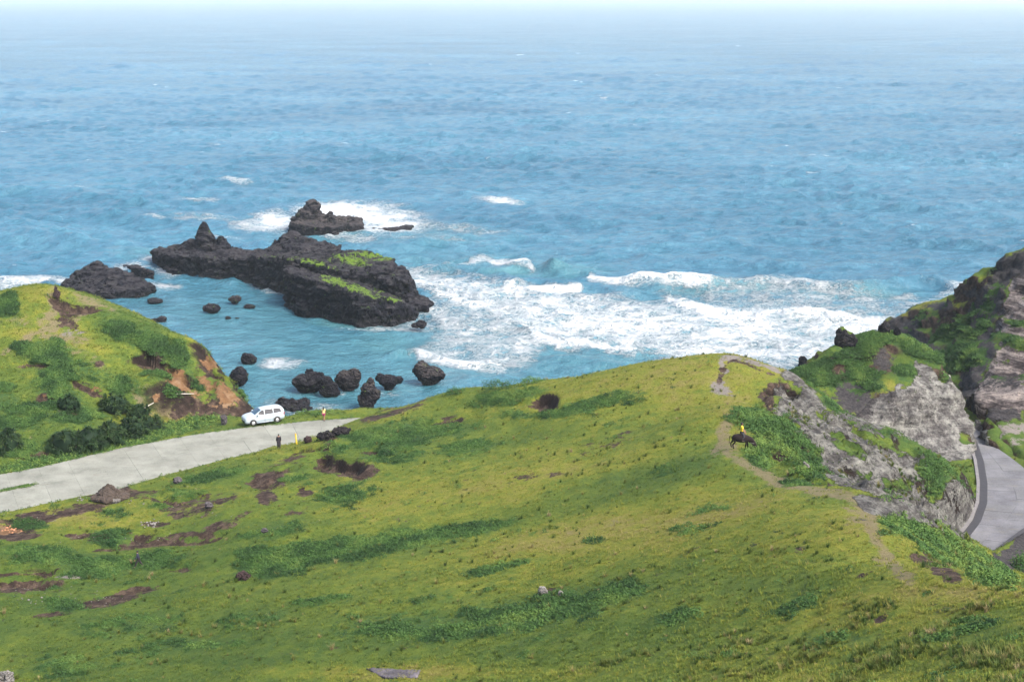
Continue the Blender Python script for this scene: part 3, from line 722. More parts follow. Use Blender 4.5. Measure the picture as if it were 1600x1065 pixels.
def s5_h(x, y):
    h = f_s5(x, y)
    h = h + 0.8 * fbm(x / 6, y / 6, oct=4, seed=161)
    # level beds of the rock
    k = smooth(45, 50, x) * smooth(8.5, 9.5, h)
    t = h / 1.15 + 0.35 * vnoise(x / 9, y / 9, seed=166)
    fr = t - np.floor(t)
    led = (np.floor(t) + smooth(0.55, 0.95, fr) - 0.35 * vnoise(x / 9, y / 9, seed=166) * 0) * 1.15
    h = h + 0.16 * k * (led - 0.40 * vnoise(x / 9, y / 9, seed=166) - h)
    r2 = sdist(x, y, rr_poly)
    return np.where(r2 < 1.5, np.minimum(h, 8.5), h), 0 * h
spur5, tV, tF, tM, tS = land('cliff_headland', s5_h, (40, 104, 138, 216), 0.32, mat_far, S5, disp=cliff_disp(1.0, 170, 1.1), seed=400)

# ================================================================== THE SEA
def sea_material():
    m = NT('sea_water'); p = m.pos()
    foam = m.at('foam'); sh = m.at('shallow')
    big = m.noise(m.pos((0.5, 1, 1)), 0.012, 3, 0.5); mid = m.noise(m.pos((0.9, 1, 1)), 0.25, 6, 0.7)
    deep = m.ramp(m.math('ADD', m.math('MULTIPLY', big, 0.5), m.math('MULTIPLY', mid, 0.5)), [(0.32, (0.012, 0.064, 0.104)), (0.50, (0.032, 0.114, 0.170)), (0.68, (0.070, 0.178, 0.238))])
    teal = m.ramp(mid, [(0.35, (0.032, 0.112, 0.135)), (0.65, (0.070, 0.185, 0.205))])
    c = m.mix(sh, deep, teal)
    # foam: lace where thin, solid where thick
    w = m.noise(m.pos((0.75, 1, 1)), 0.30, 6, 0.68)
    vec = m.n('ShaderNodeVectorMath', operation='MULTIPLY_ADD')
    nz = m.n('ShaderNodeTexNoise'); m.put(nz.inputs['Vector'], p); nz.inputs['Scale'].default_value = 0.5; nz.inputs['Detail'].default_value = 4
    m.put(vec.inputs[0], nz.outputs['Color']); vec.inputs[1].default_value = (2.4, 2.4, 0); m.put(vec.inputs[2], m.pos((0.55, 0.8, 1)))
    v1 = m.voro(vec.outputs[0], 0.42, 'DISTANCE_TO_EDGE'); v2 = m.voro(vec.outputs[0], 1.3, 'DISTANCE_TO_EDGE')
    lace = m.math('SUBTRACT', 1.0, m.math('MULTIPLY', m.math('MINIMUM', v1, m.math('MULTIPLY_ADD', v2, 0.9, 0.02)), 3.2), clamp=True)
    fine = m.noise(m.pos((0.7, 1, 1)), 2.2, 5, 0.7)
    t = m.math('ADD', m.math('MULTIPLY', foam, 1.05), m.math('ADD', m.math('MULTIPLY', m.math('SUBTRACT', lace, 0.62), 0.55), m.math('ADD', m.math('MULTIPLY', m.math('SUBTRACT', w, 0.5), 1.6), m.math('MULTIPLY', m.math('SUBTRACT', fine, 0.5), 1.5))))
    fm = m.math('MULTIPLY', m.step(t, 0.15, 1.10), m.step(foam, 0.02, 0.25))
    c = m.mix(m.math('MULTIPLY', m.step(foam, 0.1, 0.8), 0.6), c, (0.17, 0.32, 0.38))
    c = m.mix(m.math('MULTIPLY', fm, 0.92), c, (0.62, 0.655, 0.67))
    # ripples at several sizes
    b1 = m.noise(m.pos((0.8, 1, 1)), 0.13, 4, 0.6); b2 = m.noise(m.pos((0.9, 1, 1)), 0.42, 6, 0.70); b3 = m.noise(m.pos((0.9, 1, 1)), 1.8, 4, 0.65)
    h = m.math('ADD', m.math('MULTIPLY', b1, 1.6), m.math('ADD', m.math('MULTIPLY', b2, 1.2), m.math('MULTIPLY', b3, 0.12)))
    h = m.math('ADD', h, m.math('MULTIPLY', m.math('MULTIPLY', w, fm), 1.6))
    m.set(color=c, rough=m.math('MULTIPLY_ADD', fm, 0.6, 0.12), ior=1.33, spec=0.5, normal=m.bump(h, 1.0, 0.85))
    return m.m

def build_sea():
    pys = np.r_[np.linspace(690, 60, 800), np.linspace(59, 4, 45)[0:]]
    ys = []
    for q in pys:
        v = q - 532.5
        ys.append(-CAMZ * (F * CT - v * ST) / (-F * ST - v * CT))
    ys = np.r_[60, 90, 115, np.array(ys), 9000, 14000, 30000]
    ys = np.unique(np.round(ys, 3))
    u = np.r_[-4, -2.2, -1.4, -0.95, -0.7, -0.55, np.linspace(-0.46, 0.46, 900), 0.55, 0.7, 0.95, 1.4, 2.2, 4]
    U, Y = np.meshgrid(u, ys)
    X = U * np.maximum(Y, 100)
    cell = np.maximum(np.gradient(ys)[:, None] * np.ones_like(U), 0.5)
    r = np.random.default_rng(3)
    Z = np.zeros_like(X); DX = np.zeros_like(X); DY = np.zeros_like(X)
    def waves(n, l0, l1, amp, spread, edge=2.2):
        nonlocal Z, DX, DY
        for i in range(n):
            lam = l0 * (l1 / l0) ** r.random()
            a = amp * (lam / l1) ** 0.8 * (0.5 + r.random())
            th = math.radians(-97 + r.normal() * spread)
            k = 2 * math.pi / lam
            ph = k * (math.cos(th) * X + math.sin(th) * Y) + r.random() * 6.283
            fade = np.clip((lam / cell - edge) / 2.0, 0, 1)
            Z = Z + a * fade * np.sin(ph)
            DX = DX - a * fade * 0.8 * math.cos(th) * np.cos(ph) * -1; DY = DY - a * fade * 0.8 * math.sin(th) * np.cos(ph) * -1
    for lo, hi, slope, spread in ((2.0, 4, 0.11, 42), (4, 8, 0.125, 38), (8, 16, 0.105, 34), (16, 32, 0.055, 30), (32, 64, 0.028, 26)):
        nw = 18; lam0 = (lo * hi) ** 0.5
        for i in range(nw):
            lam = lo * (hi / lo) ** ((i + r.random()) / nw)
            k = 2 * math.pi / lam; a = 1.15 * slope * math.sqrt(2.0 / nw) / k
            th = math.radians(-97 + r.normal() * spread)
            fade = np.clip((lam / cell - 0.8) / 0.8, 0, 1)
            if fade.max() <= 0: continue
            ph = k * (math.cos(th) * X + math.sin(th) * Y) + r.random() * 6.283
            sn, cs = np.sin(ph) * fade * a, np.cos(ph) * fade * a
            Z = Z + sn; DX = DX + 0.75 * math.cos(th) * cs; DY = DY + 0.75 * math.sin(th) * cs
    lump = 0.75 + 0.45 * np.clip(vnoise(X / 45, Y / 70, seed=8) + 0.4, 0, 1.4)
    px0, py0 = proj(X, Y, np.zeros_like(X))
    lagoon = paint(px0, py0, polys=[([(210, 470), (330, 455), (440, 465), (470, 510), (560, 530), (680, 520), (720, 590), (640, 660), (370, 660), (340, 560), (180, 480)], 22, 1.0)])
    calm = 1 - 0.72 * lagoon
    Z = Z * lump * calm
    surf = paint(px0, py0, polys=[([(632, 424), (830, 440), (1100, 450), (1395, 470), (1385, 520), (1240, 600), (900, 560), (700, 500)], 20, 1.0)])
    Z = Z + surf * (0.45 * fbm(X / 5, Y / 4, oct=4, seed=71, ridged=True))
    swell = [([(640, 428), (700, 422), (745, 421), (790, 424), (822, 415), (845, 417), (880, 430), (925, 438)], 1.5, 3.6),
             ([(900, 436), (960, 444), (1030, 447), (1110, 449), (1170, 443), (1215, 441), (1240, 447)], 1.4, 3.4),
             ([(1215, 458), (1260, 452), (1330, 457), (1400, 449), (1450, 446), (1490, 452), (1520, 468)], 1.5, 3.8),
             ([(1048, 466), (1085, 482), (1160, 490), (1260, 494), (1370, 508)], 0.7, 2.6),
             ([(790, 444), (830, 453), (880, 456), (910, 450)], 0.8, 2.2),
             ([(600, 556), (650, 554), (690, 560), (725, 568), (790, 574)], 0.6, 1.8),
             ([(800, 515), (850, 532), (930, 540), (985, 552)], 0.5, 2.0),
             ([(560, 384), (660, 392), (760, 402), (860, 398)], 0.55, 4.0), ([(820, 382), (960, 388), (1080, 380), (1200, 388)], 0.6, 4.5),
             ([(1150, 412), (1270, 420), (1400, 408), (1560, 416)], 0.5, 4.5), ([(-60, 372), (60, 376), (150, 380)], 0.7, 4), ([(60, 322), (180, 318), (260, 324)], 0.7, 5),
             ([(1060, 300), (1160, 304), (1240, 300)], 0.6, 6), ([(700, 300), (770, 314), (850, 308)], 0.6, 5), ([(-40, 296), (60, 300), (170, 312)], 0.7, 6)]
    foam = np.zeros_like(X)
    near = (Y < 700)
    for pts, a, w in swell:
        W = [PZ(*q, 0.0) for q in pts]
        d, side, par = seg_dist(X + 1.0 * vnoise(X / 6, Y / 6, seed=31), Y + 1.2 * vnoise(X / 7, Y / 7, seed=32), W)
        end = smooth(0, 0.15, par) * smooth(0, 0.15, 1 - par)
        s = np.where(Y < np.interp(X, [q[0] for q in W], [q[1] for q in W]), -1, 1)
        prof = np.where(s < 0, np.exp(-(d / (w * 0.55)) ** 1.5), np.exp(-(d / (w * 1.5)) ** 2))
        Z = Z + 1.35 * a * prof * end * (0.8 + 0.35 * vnoise(X / 9, Y / 9, seed=33))
    # foam
    foam = np.maximum(foam, paint(px0, py0,
        polys=[([(632, 424), (690, 428), (770, 440), (830, 458), (900, 462), (1000, 466), (1055, 474), (1100, 486), (1200, 490), (1300, 488), (1395, 496), (1385, 520), (1300, 560), (1240, 580), (1130, 575), (985, 553), (930, 541), (850, 528), (780, 500), (700, 480), (668, 462)], 16, 0.76),
               ([(650, 470), (700, 480), (790, 500), (860, 530), (820, 575), (720, 565), (640, 555), (690, 520)], 14, 0.55),
               ([(1100, 440), (1240, 436), (1420, 466), (1440, 480), (1380, 500), (1100, 490)], 14, 0.40),
               ([(1010, 450), (1130, 452), (1100, 476), (1050, 470)], 8, 0.25)],
        blobs=[(1060, 500, 200, 20, 4, .85), (900, 485, 130, 16, 4, .8), (1200, 525, 140, 30, 4, .9), (730, 450, 60, 16, 15, .8), (660, 440, 40, 16, 20, .8),
               (560, 338, 96, 20, 2, 1.0), (520, 326, 60, 9, 0, 1.0), (620, 352, 44, 11, 0, 1.0), (600, 362, 60, 6, 0, .8), (425, 345, 34, 17, 0, .95), (395, 352, 40, 12, 0, .55), (500, 366, 60, 6, 5, .6), (560, 375, 30, 4, 0, .5), (640, 375, 120, 5, 3, .3),
               (45, 441, 62, 5, -5, 1.0), (95, 438, 20, 5, 0, .8), (8, 440, 20, 5, 0, .8), (205, 418, 28, 7, 0, .75), (262, 424, 22, 8, 0, .8), (235, 405, 22, 5, 0, .5), (255, 447, 26, 6, 0, .55), (410, 440, 36, 10, 15, .55), (430, 452, 26, 8, 10, .5),
               (440, 568, 36, 9, 0, .85), (430, 572, 18, 4, 0, .9), (500, 640, 60, 12, 0, .45), (440, 632, 30, 10, 0, .4), (520, 612, 20, 6, 0, .45), (560, 645, 70, 6, 0, .6), (600, 615, 40, 5, 0, .3), (610, 508, 60, 8, -4, .5), (655, 505, 30, 8, 0, .5), (640, 490, 22, 12, 0, .6), (670, 480, 20, 14, 0, .7), (560, 512, 40, 4, 0, .35),
               (1505, 454, 22, 7, 0, 1.0), (1490, 462, 30, 5, 0, .6), (1360, 480, 60, 10, 0, .35), (780, 314, 40, 4, 6, .7), (370, 284, 26, 3, 4, .7), (310, 312, 30, 3, 0, .6), (240, 341, 22, 3, 0, .5), (350, 370, 30, 3, 0, .35), (700, 355, 60, 4, 3, .4), (760, 362, 60, 3, 0, .35), (1000, 470, 40, 6, 0, .5), (290, 340, 30, 3, 0, .3), (330, 340, 60, 3, 0, .35), (1440, 470, 50, 6, 0, .5)],
        lines=[([(735, 412), (760, 407), (790, 414), (822, 416), (828, 420)], 6, .75), ([(790, 449), (830, 455), (880, 458), (905, 453)], 8, .95), ([(922, 437), (960, 443), (1030, 447), (1110, 449)], 6, .95),
               ([(1046, 467), (1075, 480), (1110, 490), (1180, 494), (1280, 496), (1370, 506)], 10, .95), ([(1110, 449), (1170, 444), (1230, 446), (1290, 455)], 5, .55), ([(640, 424), (690, 420), (735, 414)], 6, .5), ([(655, 555), (690, 562), (725, 568), (785, 572)], 8, .85), ([(830, 525), (870, 536), (930, 541), (990, 553)], 9, .85), ([(1225, 446), (1250, 462), (1300, 466)], 5, .6), ([(1360, 470), (1420, 462), (1450, 474)], 4, .5)]))
    cap = smooth(0.50, 0.80, fbm(X / 16, Y / 5, oct=3, seed=61)) * smooth(0.25, 0.7, Z / (np.std(Z[near]) * 2 + 1e-6)) * (Y < 1600) * (1 - lagoon)
    foam = foam * (0.88 + 0.28 * fbm(X / 7, Y / 6, oct=4, seed=91, gain=0.65) * 1.5)
    foam = np.clip(np.maximum(foam, 0.75 * cap), 0, 1.05)
    shallow = np.clip(paint(px0, py0, polys=[([(220, 455), (440, 455), (470, 500), (600, 520), (760, 480), (1000, 470), (1380, 470), (1380, 560), (1200, 600), (700, 620), (600, 660), (360, 660), (330, 560), (180, 470)], 50, 0.55)],
        blobs=[(540, 500, 70, 14, 8, 1.0), (620, 540, 120, 30, 0, .75), (480, 590, 140, 50, 0, .6), (880, 425, 80, 10, 0, .7), (1150, 452, 120, 10, 0, .9), (800, 425, 60, 9, 0, .8), (1340, 462, 100, 9, 0, .7), (520, 370, 120, 12, 0, .5), (660, 370, 120, 20, 0, .45), (235, 395, 60, 10, 0, .5), (700, 410, 200, 20, 0, .4)]), 0, 1)
    V = np.stack([X + DX * lump * calm, Y + DY * lump * calm, Z], -1).reshape(-1, 3)
    o = mesh_obj('sea', V, grid_faces(len(ys), len(u)), sea_material())
    attr(o, 'foam', foam.ravel()); attr(o, 'shallow', shallow.ravel())
    o['kind'] = 'structure'
    return o
sea = build_sea()

# ================================================================== ROADS
def concrete_material():
    m = NT('road_concrete'); p = m.pos()
    a = m.noise(m.pos((1, 1, 1)), 0.5, 5, 0.6); b = m.noise(p, 6, 5, 0.7)
    t = m.math('ADD', m.math('MULTIPLY', a, 0.6), m.math('MULTIPLY', b, 0.4))
    oi = m.n('ShaderNodeObjectInfo')
    c = m.ramp(t, [(0.38, (0.13, 0.136, 0.115)), (0.5, (0.185, 0.193, 0.165)), (0.66, (0.235, 0.243, 0.21))])
    c = m.mix(m.math('MULTIPLY', oi.outputs['Random'], 0.22), c, (0.12, 0.125, 0.11))
    st = m.step(m.noise(m.pos((0.5, 1.6, 1)), 0.9, 6, 0.7), 0.52, 0.72)
    c = m.mix(m.math('MULTIPLY', st, 0.45), c, (0.14, 0.13, 0.10))
    m.set(color=c, rough=0.9, spec=0.2, normal=m.bump(b, 0.25, 0.02))
    return m.m
mat_conc = concrete_material()
mat_dirtroad = plain('joint_soil', (0.13, 0.13, 0.105), 0.95, 0.3, 3)
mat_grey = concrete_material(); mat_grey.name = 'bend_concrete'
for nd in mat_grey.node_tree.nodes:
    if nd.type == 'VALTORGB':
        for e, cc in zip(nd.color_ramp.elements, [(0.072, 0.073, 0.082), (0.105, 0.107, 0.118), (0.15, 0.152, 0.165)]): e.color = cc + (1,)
mat_wall = plain('kerb_concrete', (0.13, 0.125, 0.125), 0.9, 0.4, 2)

def resample(line, n):
    p = np.asarray(line, float)[:, :2]
    L = np.r_[0, np.cumsum(np.hypot(*np.diff(p, axis=0).T))]
    t = np.linspace(0, L[-1], n)
    return np.c_[np.interp(t, L, p[:, 0]), np.interp(t, L, p[:, 1])]

def slab_road(name, A, B, n, rows, mat, gap=0.014, label=None, skip=()):
    """A and B are the two edges; concrete slabs lie on a bed"""
    a = resample(A, n + 1); b = resample(B, n + 1)
    V = []; Fc = []
    for i in range(n + 1):
        V += [(a[i][0], a[i][1], ROADZ - 0.05), (b[i][0], b[i][1], ROADZ - 0.05)]
    for i in range(n): Fc.append((2 * i, 2 * i + 1, 2 * i + 3, 2 * i + 2))
    bed = mesh_obj(name, V, Fc, mat_dirtroad, smooth_=False); bed['kind'] = 'structure'
    r = random.Random(5)
    for i in range(n):
        for j in range(len(rows) - 1):
            v0, v1 = rows[j], rows[j + 1]
            q = [a[i] * (1 - v0) + b[i] * v0, a[i] * (1 - v1) + b[i] * v1, a[i + 1] * (1 - v1) + b[i + 1] * v1, a[i + 1] * (1 - v0) + b[i + 1] * v0]
            q = np.array(q); c = q.mean(0)
            d = q - c; l = np.hypot(d[:, 0], d[:, 1])[:, None]
            q = c + d * (1 - gap * 0.8 / l)
            z = ROADZ + r.uniform(-0.012, 0.012)
            top = [(x - c[0], y - c[1], z) for x, y in q]; bot = [(x - c[0], y - c[1], ROADZ - 0.18) for x, y in q]
            f = [(0, 1, 2, 3), (7, 6, 5, 4), (0, 4, 5, 1), (1, 5, 6, 2), (2, 6, 7, 3), (3, 7, 4, 0)]
            o = mesh_obj('concrete_slab', top + bot, f, mat, bed, smooth_=False, loc=(c[0], c[1], 0))
    return bed
left_road = slab_road('coast_road', road_far, road_near, 22, (0.0, 0.5, 1.0), mat_conc)
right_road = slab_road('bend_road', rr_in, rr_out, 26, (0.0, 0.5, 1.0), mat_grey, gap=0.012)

def strip(name, line, w, h, mat, side=1, z0=ROADZ - 0.15, kind='structure'):
    p = resample(line, 60); t = np.gradient(p, axis=0); nrm = np.c_[-t[:, 1], t[:, 0]]; nrm /= np.hypot(*nrm.T)[:, None]
    V = []; Fc = []
    for i in range(60):
        q = p[i]; r_ = q + nrm[i] * w * side
        for (x, y), z in ((q, z0), (q, ROADZ + h), (r_, ROADZ + h), (r_, z0)): V.append((x, y, z))
    for i in range(59):
        b = 4 * i
        for k in range(4): Fc.append((b + k, b + (k + 1) % 4, b + 4 + (k + 1) % 4, b + 4 + k))
    Fc += [(3, 2, 1, 0), (236, 237, 238, 239)]
    o = mesh_obj(name, V, Fc, mat, smooth_=False); o['kind'] = kind
    return o
strip('gutter_kerb', rr_in, 0.30, 0.16, mat_wall, -1)
_ri = resample(rr_in, 60); _t = np.gradient(_ri, axis=0); _n = np.c_[_t[:, 1], -_t[:, 0]] / np.hypot(*_t.T)[:, None]
mat_gutter = plain('wet_gutter', (0.022, 0.022, 0.026), 0.8, 0.5, 2)
strip('gutter', [(a[0] - b[0] * 0.01, a[1] - b[1] * 0.01, 0) for a, b in zip(_ri, _n)], 0.7, 0.03, mat_gutter, 1)
mat_dark_wall = plain('sea_wall_stone', (0.028, 0.028, 0.032), 0.9, 0.8, 2.5)
strip('road_wall', rr_out[4:], 0.5, 0.55, mat_dark_wall, 1, z0=7.0)

# ================================================================== ROCKS IN THE SEA
def basalt(name, lo=(0.0025, 0.003, 0.006), mid=(0.0065, 0.0070, 0.0115), hi=(0.046, 0.042, 0.044)):
    m = NT(name); p = m.pos()
    a = m.noise(p, 0.5, 6, 0.7); b = m.noise(p, 2.6, 6, 0.75); st = m.noise(m.pos((0.3, 0.3, 3)), 0.8, 4, 0.6)
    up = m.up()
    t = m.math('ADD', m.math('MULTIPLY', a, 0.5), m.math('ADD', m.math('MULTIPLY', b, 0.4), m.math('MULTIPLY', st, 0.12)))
    t = m.math('ADD', t, m.math('MULTIPLY', m.step(up, 0.1, 0.9), 0.14))  # upward faces lighter: light from above put into the rock colour
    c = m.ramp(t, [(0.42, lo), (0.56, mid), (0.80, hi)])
    sp = m.n('ShaderNodeSeparateXYZ'); m.put(sp.inputs[0], m.n('ShaderNodeNewGeometry').outputs['Position'])
    wet = m.math('SUBTRACT', 1.0, m.step(m.math('MULTIPLY_ADD', a, 0.8, sp.outputs[2]), 0.7, 1.5))
    c = m.mix(m.math('MULTIPLY', wet, 0.75), c, (0.012, 0.012, 0.015))
    g = m.broken(m.at('moss'), m.noise(p, 0.9, 6, 0.75), 1.5, 0.48, 0.66)
    c = m.mix(g, c, m.ramp(b, [(0.3, (0.04, 0.08, 0.012)), (0.7, (0.10, 0.16, 0.02))]))
    h = m.math('ADD', m.math('MULTIPLY', b, 0.7), m.math('ADD', m.math('MULTIPLY', m.noise(p, 9, 4, 0.7), 0.3), st))
    m.set(color=c, rough=m.math('SUBTRACT', 0.9, m.math('MULTIPLY', wet, 0.35)), spec=0.12, normal=m.bump(h, 0.9, 0.35))
    return m.m
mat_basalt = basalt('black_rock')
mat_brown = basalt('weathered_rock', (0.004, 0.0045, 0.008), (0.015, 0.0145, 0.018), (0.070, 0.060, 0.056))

def XP(px, Y, z=0.0):
    return (px - 800) * (Y * CT - (z - CAMZ) * ST) / F

def shapes_prism(VV, FF, pts, zb=-2.0, apex=None):
    top = []
    for px, Y, py in pts:
        z = P(px, py, Y)[2]; top.append((XP(px, Y, z), Y, z))
    n = len(top); b = len(VV)
    cx = sum(t[0] for t in top) / n; cy = sum(t[1] for t in top) / n; cz = sum(t[2] for t in top) / n
    if apex: cz = P(apex[0], apex[2], apex[1])[2]; cx = XP(apex[0], apex[1], cz); cy = apex[1]
    VV += top + [(x, y, zb) for x, y, z in top] + [(cx, cy, cz), (cx, cy, zb)]
    area = sum(top[i][0] * top[(i + 1) % n][1] - top[(i + 1) % n][0] * top[i][1] for i in range(n))
    for i in range(n):
        j = (i + 1) % n
        f = [(b + i, b + j, b + 2 * n), (b + n + j, b + n + i, b + 2 * n + 1), (b + i, b + n + i, b + n + j, b + j)]
        if area < 0: f = [tuple(reversed(q)) for q in f]
        FF += f

_ico = None
def shapes_ell(VV, FF, c, r, rot=0.0, lean=(0, 0)):
    global _ico
    if _ico is None:
        bm = bmesh.new(); bmesh.ops.create_icosphere(bm, subdivisions=3, radius=1)
        _ico = (np.array([v.co for v in bm.verts]), [tuple(v.index for v in f.verts) for f in bm.faces]); bm.free()
    v = _ico[0] * np.array(r)
    cr, sr = math.cos(rot), math.sin(rot)
    v = np.c_[v[:, 0] * cr - v[:, 1] * sr, v[:, 0] * sr + v[:, 1] * cr, v[:, 2]]
    v[:, 0] += v[:, 2] * lean[0]; v[:, 1] += v[:, 2] * lean[1]
    v += np.array(c)
    b = len(VV); VV += [tuple(q) for q in v]; FF += [tuple(b + i for i in f) for f in _ico[1]]

def shapes_cone(VV, FF, px, Y, pyb, pyt, rpx, rdepth=None, seed=1):
    zt = P(px, pyt, Y)[2]; zb = P(px, pyb, Y)[2] - 1.0
    r = rpx * (Y * CT + (CAMZ - zt) * ST) / F
    rd = rdepth or r
    x = XP(px, Y, zt); n = 9; b = len(VV); rr = random.Random(seed)
    rings = [(0.0, 1.0), (0.35, 0.68), (0.7, 0.36), (0.93, 0.16)]
    for t, s in rings:
        for i in range(n):
            a = i * 2 * math.pi / n; k = s * rr.uniform(0.8, 1.2)
            VV.append((x + r * k * math.cos(a), Y + rd * k * math.sin(a), zb + (zt - zb) * t))
    VV.append((x, Y, zt)); VV.append((x, Y, zb))
    for q in range(3):
        for i in range(n):
            j = (i + 1) % n; FF.append((b + q * n + i, b + q * n + j, b + (q + 1) * n + j, b + (q + 1) * n + i))
    for i in range(n):
        j = (i + 1) % n
        FF.append((b + 3 * n + i, b + 3 * n + j, b + 4 * n)); FF.append((b + j, b + i, b + 4 * n + 1))

def craggy(v, n, amp, scale, seed, bed=None, bedamp=0.0, zfix=None):
    x, y, z = v[:, 0], v[:, 1], v[:, 2]
    r1 = fbm(x / scale, y / scale, z / scale, oct=5, seed=seed, ridged=True, gain=0.55)
    r2 = fbm(x / (scale * 0.4), y / (scale * 0.4), z / (scale * 0.4), oct=4, seed=seed + 5)
    c1, _ = cells(x / (scale * 0.6), y / (scale * 0.6), z / (scale * 0.4), seed + 40); c2, _ = cells(x / (scale * 0.25), y / (scale * 0.25), z / (scale * 0.18), seed + 50)
    c0, _ = cells(x / (scale * 1.15), y / (scale * 1.15), z / (scale * 0.7), seed + 60)
    ck = smooth(0.80, 1.0, fbm(x / (scale * 0.7), y / (scale * 0.7), z / (scale * 2.6), oct=2, seed=seed + 70, ridged=True))
    d = amp * (-0.8 * ck + 0.40 * r1 + 0.25 * r2 + 0.40 * c0 + 0.32 * c1 + 0.22 * c2)
    if bed:
        s = np.abs(((z / bed + 0.14 * x + 0.6 * vnoise(x / 5, y / 5, seed=seed + 9)) % 1.0) - 0.5) * 2
        d = d + bedamp * (smooth(0.2, 0.7, s) - 0.5) * (1 - np.clip(n[:, 2], 0, 1))
    return v + n * d[:, None]

def big_rock(name, shapes, voxel, amp, scale, seed, mat, bed=None, bedamp=0, moss=None, label=None, cat='rock', group=None):
    v, n, f = remeshed(*shapes, voxel)
    k_ = 1 - 0.75 * smooth(5.5, 8.0, v[:, 2])
    w_ = craggy(v, n, amp, scale, seed, bed, bedamp)
    v = v + (w_ - v) * k_[:, None]
    c = v.mean(0); c[2] = 0
    o = mesh_obj(name, v - c, f, mat, loc=c, smooth_=False)
    m = np.zeros(len(v))
    if moss:
        px, py = proj(v[:, 0], v[:, 1], v[:, 2])
        m = paint(px + 3 * vnoise(v[:, 0], v[:, 1], seed=2), py + 1.5 * vnoise(v[:, 0], v[:, 1], seed=3), **moss) * smooth(0.15, 0.55, n[:, 2]) * 0.8
    attr(o, 'moss', m)
    return tag(o, label, cat, group)

V, Fs = [], []
shapes_prism(V, Fs, [(236, 298, 392), (262, 283, 398), (330, 277, 404), (402, 273, 402), (428, 276, 396), (400, 290, 392), (340, 296, 380), (285, 300, 381)])
shapes_cone(V, Fs, 318, 288, 382, 345, 22, seed=3); shapes_cone(V, Fs, 346, 287, 384, 370, 18, seed=4); shapes_cone(V, Fs, 298, 290, 386, 374, 24, seed=5)
shapes_prism(V, Fs, [(392, 274, 400), (450, 264, 404), (490, 268, 404), (480, 280, 396), (400, 290, 392)])
shapes_prism(V, Fs, [(412, 284, 394), (470, 278, 396), (528, 282, 389), (536, 290, 383), (500, 296, 383), (430, 298, 384)], apex=(452, 288, 372))
shapes_cone(V, Fs, 458, 288, 392, 361, 44, seed=6); shapes_cone(V, Fs, 485, 288, 392, 372, 30, seed=7)
shapes_prism(V, Fs, [(450, 270, 404), (490, 262, 414), (535, 258, 424), (575, 256, 430), (612, 257, 422), (616, 270, 405), (570, 280, 394), (500, 284, 392)], apex=(545, 268, 402))
shapes_prism(V, Fs, [(590, 252, 436), (640, 249, 438), (650, 256, 436), (630, 268, 418), (600, 268, 418)])
shapes_prism(V, Fs, [(640, 246, 470), (668, 246, 477), (674, 252, 472), (655, 260, 460), (630, 258, 458)])
shapes_prism(V, Fs, [(446, 253, 426), (470, 248, 432), (520, 241, 446), (562, 237.5, 463), (610, 239.5, 469), (655, 244, 484), (645, 254, 468), (600, 258, 448), (540, 262, 432), (460, 270, 416)])
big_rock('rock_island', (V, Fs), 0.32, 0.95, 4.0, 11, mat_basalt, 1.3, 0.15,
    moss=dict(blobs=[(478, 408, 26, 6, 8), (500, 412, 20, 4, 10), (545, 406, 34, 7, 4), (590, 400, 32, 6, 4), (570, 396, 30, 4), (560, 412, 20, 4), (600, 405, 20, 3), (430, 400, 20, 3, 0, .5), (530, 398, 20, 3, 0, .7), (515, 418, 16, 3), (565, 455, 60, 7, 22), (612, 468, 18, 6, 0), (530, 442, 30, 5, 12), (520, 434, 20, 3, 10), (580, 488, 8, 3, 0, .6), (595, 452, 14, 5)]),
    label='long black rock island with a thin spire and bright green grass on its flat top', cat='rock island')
V, Fs = [], []
shapes_prism(V, Fs, [(455, 335, 348), (490, 329, 354), (530, 328, 356), (566, 332, 350), (566, 342, 340), (520, 346, 340), (470, 346, 338)])
shapes_cone(V, Fs, 487, 338, 352, 310, 34, seed=8); shapes_cone(V, Fs, 468, 337, 355, 330, 18, seed=9); shapes_cone(V, Fs, 545, 338, 352, 336, 26, seed=10); shapes_cone(V, Fs, 515, 338, 352, 330, 30, seed=12)
shapes_ell(V, Fs, (XP(545, 336, 1.5), 336, 1.2), (3.6, 3.5, 2.4))
big_rock('rock_islet', (V, Fs), 0.36, 0.9, 3.6, 21, mat_brown, label='grey brown pointed rock islet ringed by white surf, farthest out to sea', cat='rock islet')
V, Fs = [], []
shapes_prism(V, Fs, [(583, 339, 357.5), (600, 333, 359), (615, 332, 360), (640, 336, 356), (644, 341, 354), (620, 342, 355)], zb=-1.5)
shapes_prism(V, Fs, [(640, 338, 355), (646, 343, 351.5), (628, 346, 352), (622, 341, 354.5)], zb=-1.5)
big_rock('sea_reef', (V, Fs), 0.3, 0.45, 2.0, 22, mat_basalt, label='low dark reef awash in foam just right of the far pointed islet', cat='reef')
V, Fs = [], []
shapes_prism(V, Fs, [(92, 266, 446), (125, 261, 456), (170, 259, 459), (215, 260, 452), (243, 264, 446), (222, 270, 436), (185, 274, 424), (150, 277, 417), (122, 274, 425)], apex=(150, 268, 411))
shapes_cone(V, Fs, 150, 268, 440, 410, 52, seed=13); shapes_cone(V, Fs, 185, 266, 445, 424, 36, seed=14); shapes_cone(V, Fs, 122, 268, 445, 422, 28, seed=15)
big_rock('sea_rock', (V, Fs), 0.36, 0.6, 3.0, 23, mat_basalt, label='dark dome shaped sea rock rising behind the left green headland')
V, Fs = [], []
shapes_prism(V, Fs, [(192, 292, 414), (205, 284, 418), (222, 281, 420), (240, 281, 425), (238, 287, 420), (210, 292, 413)], zb=-1)
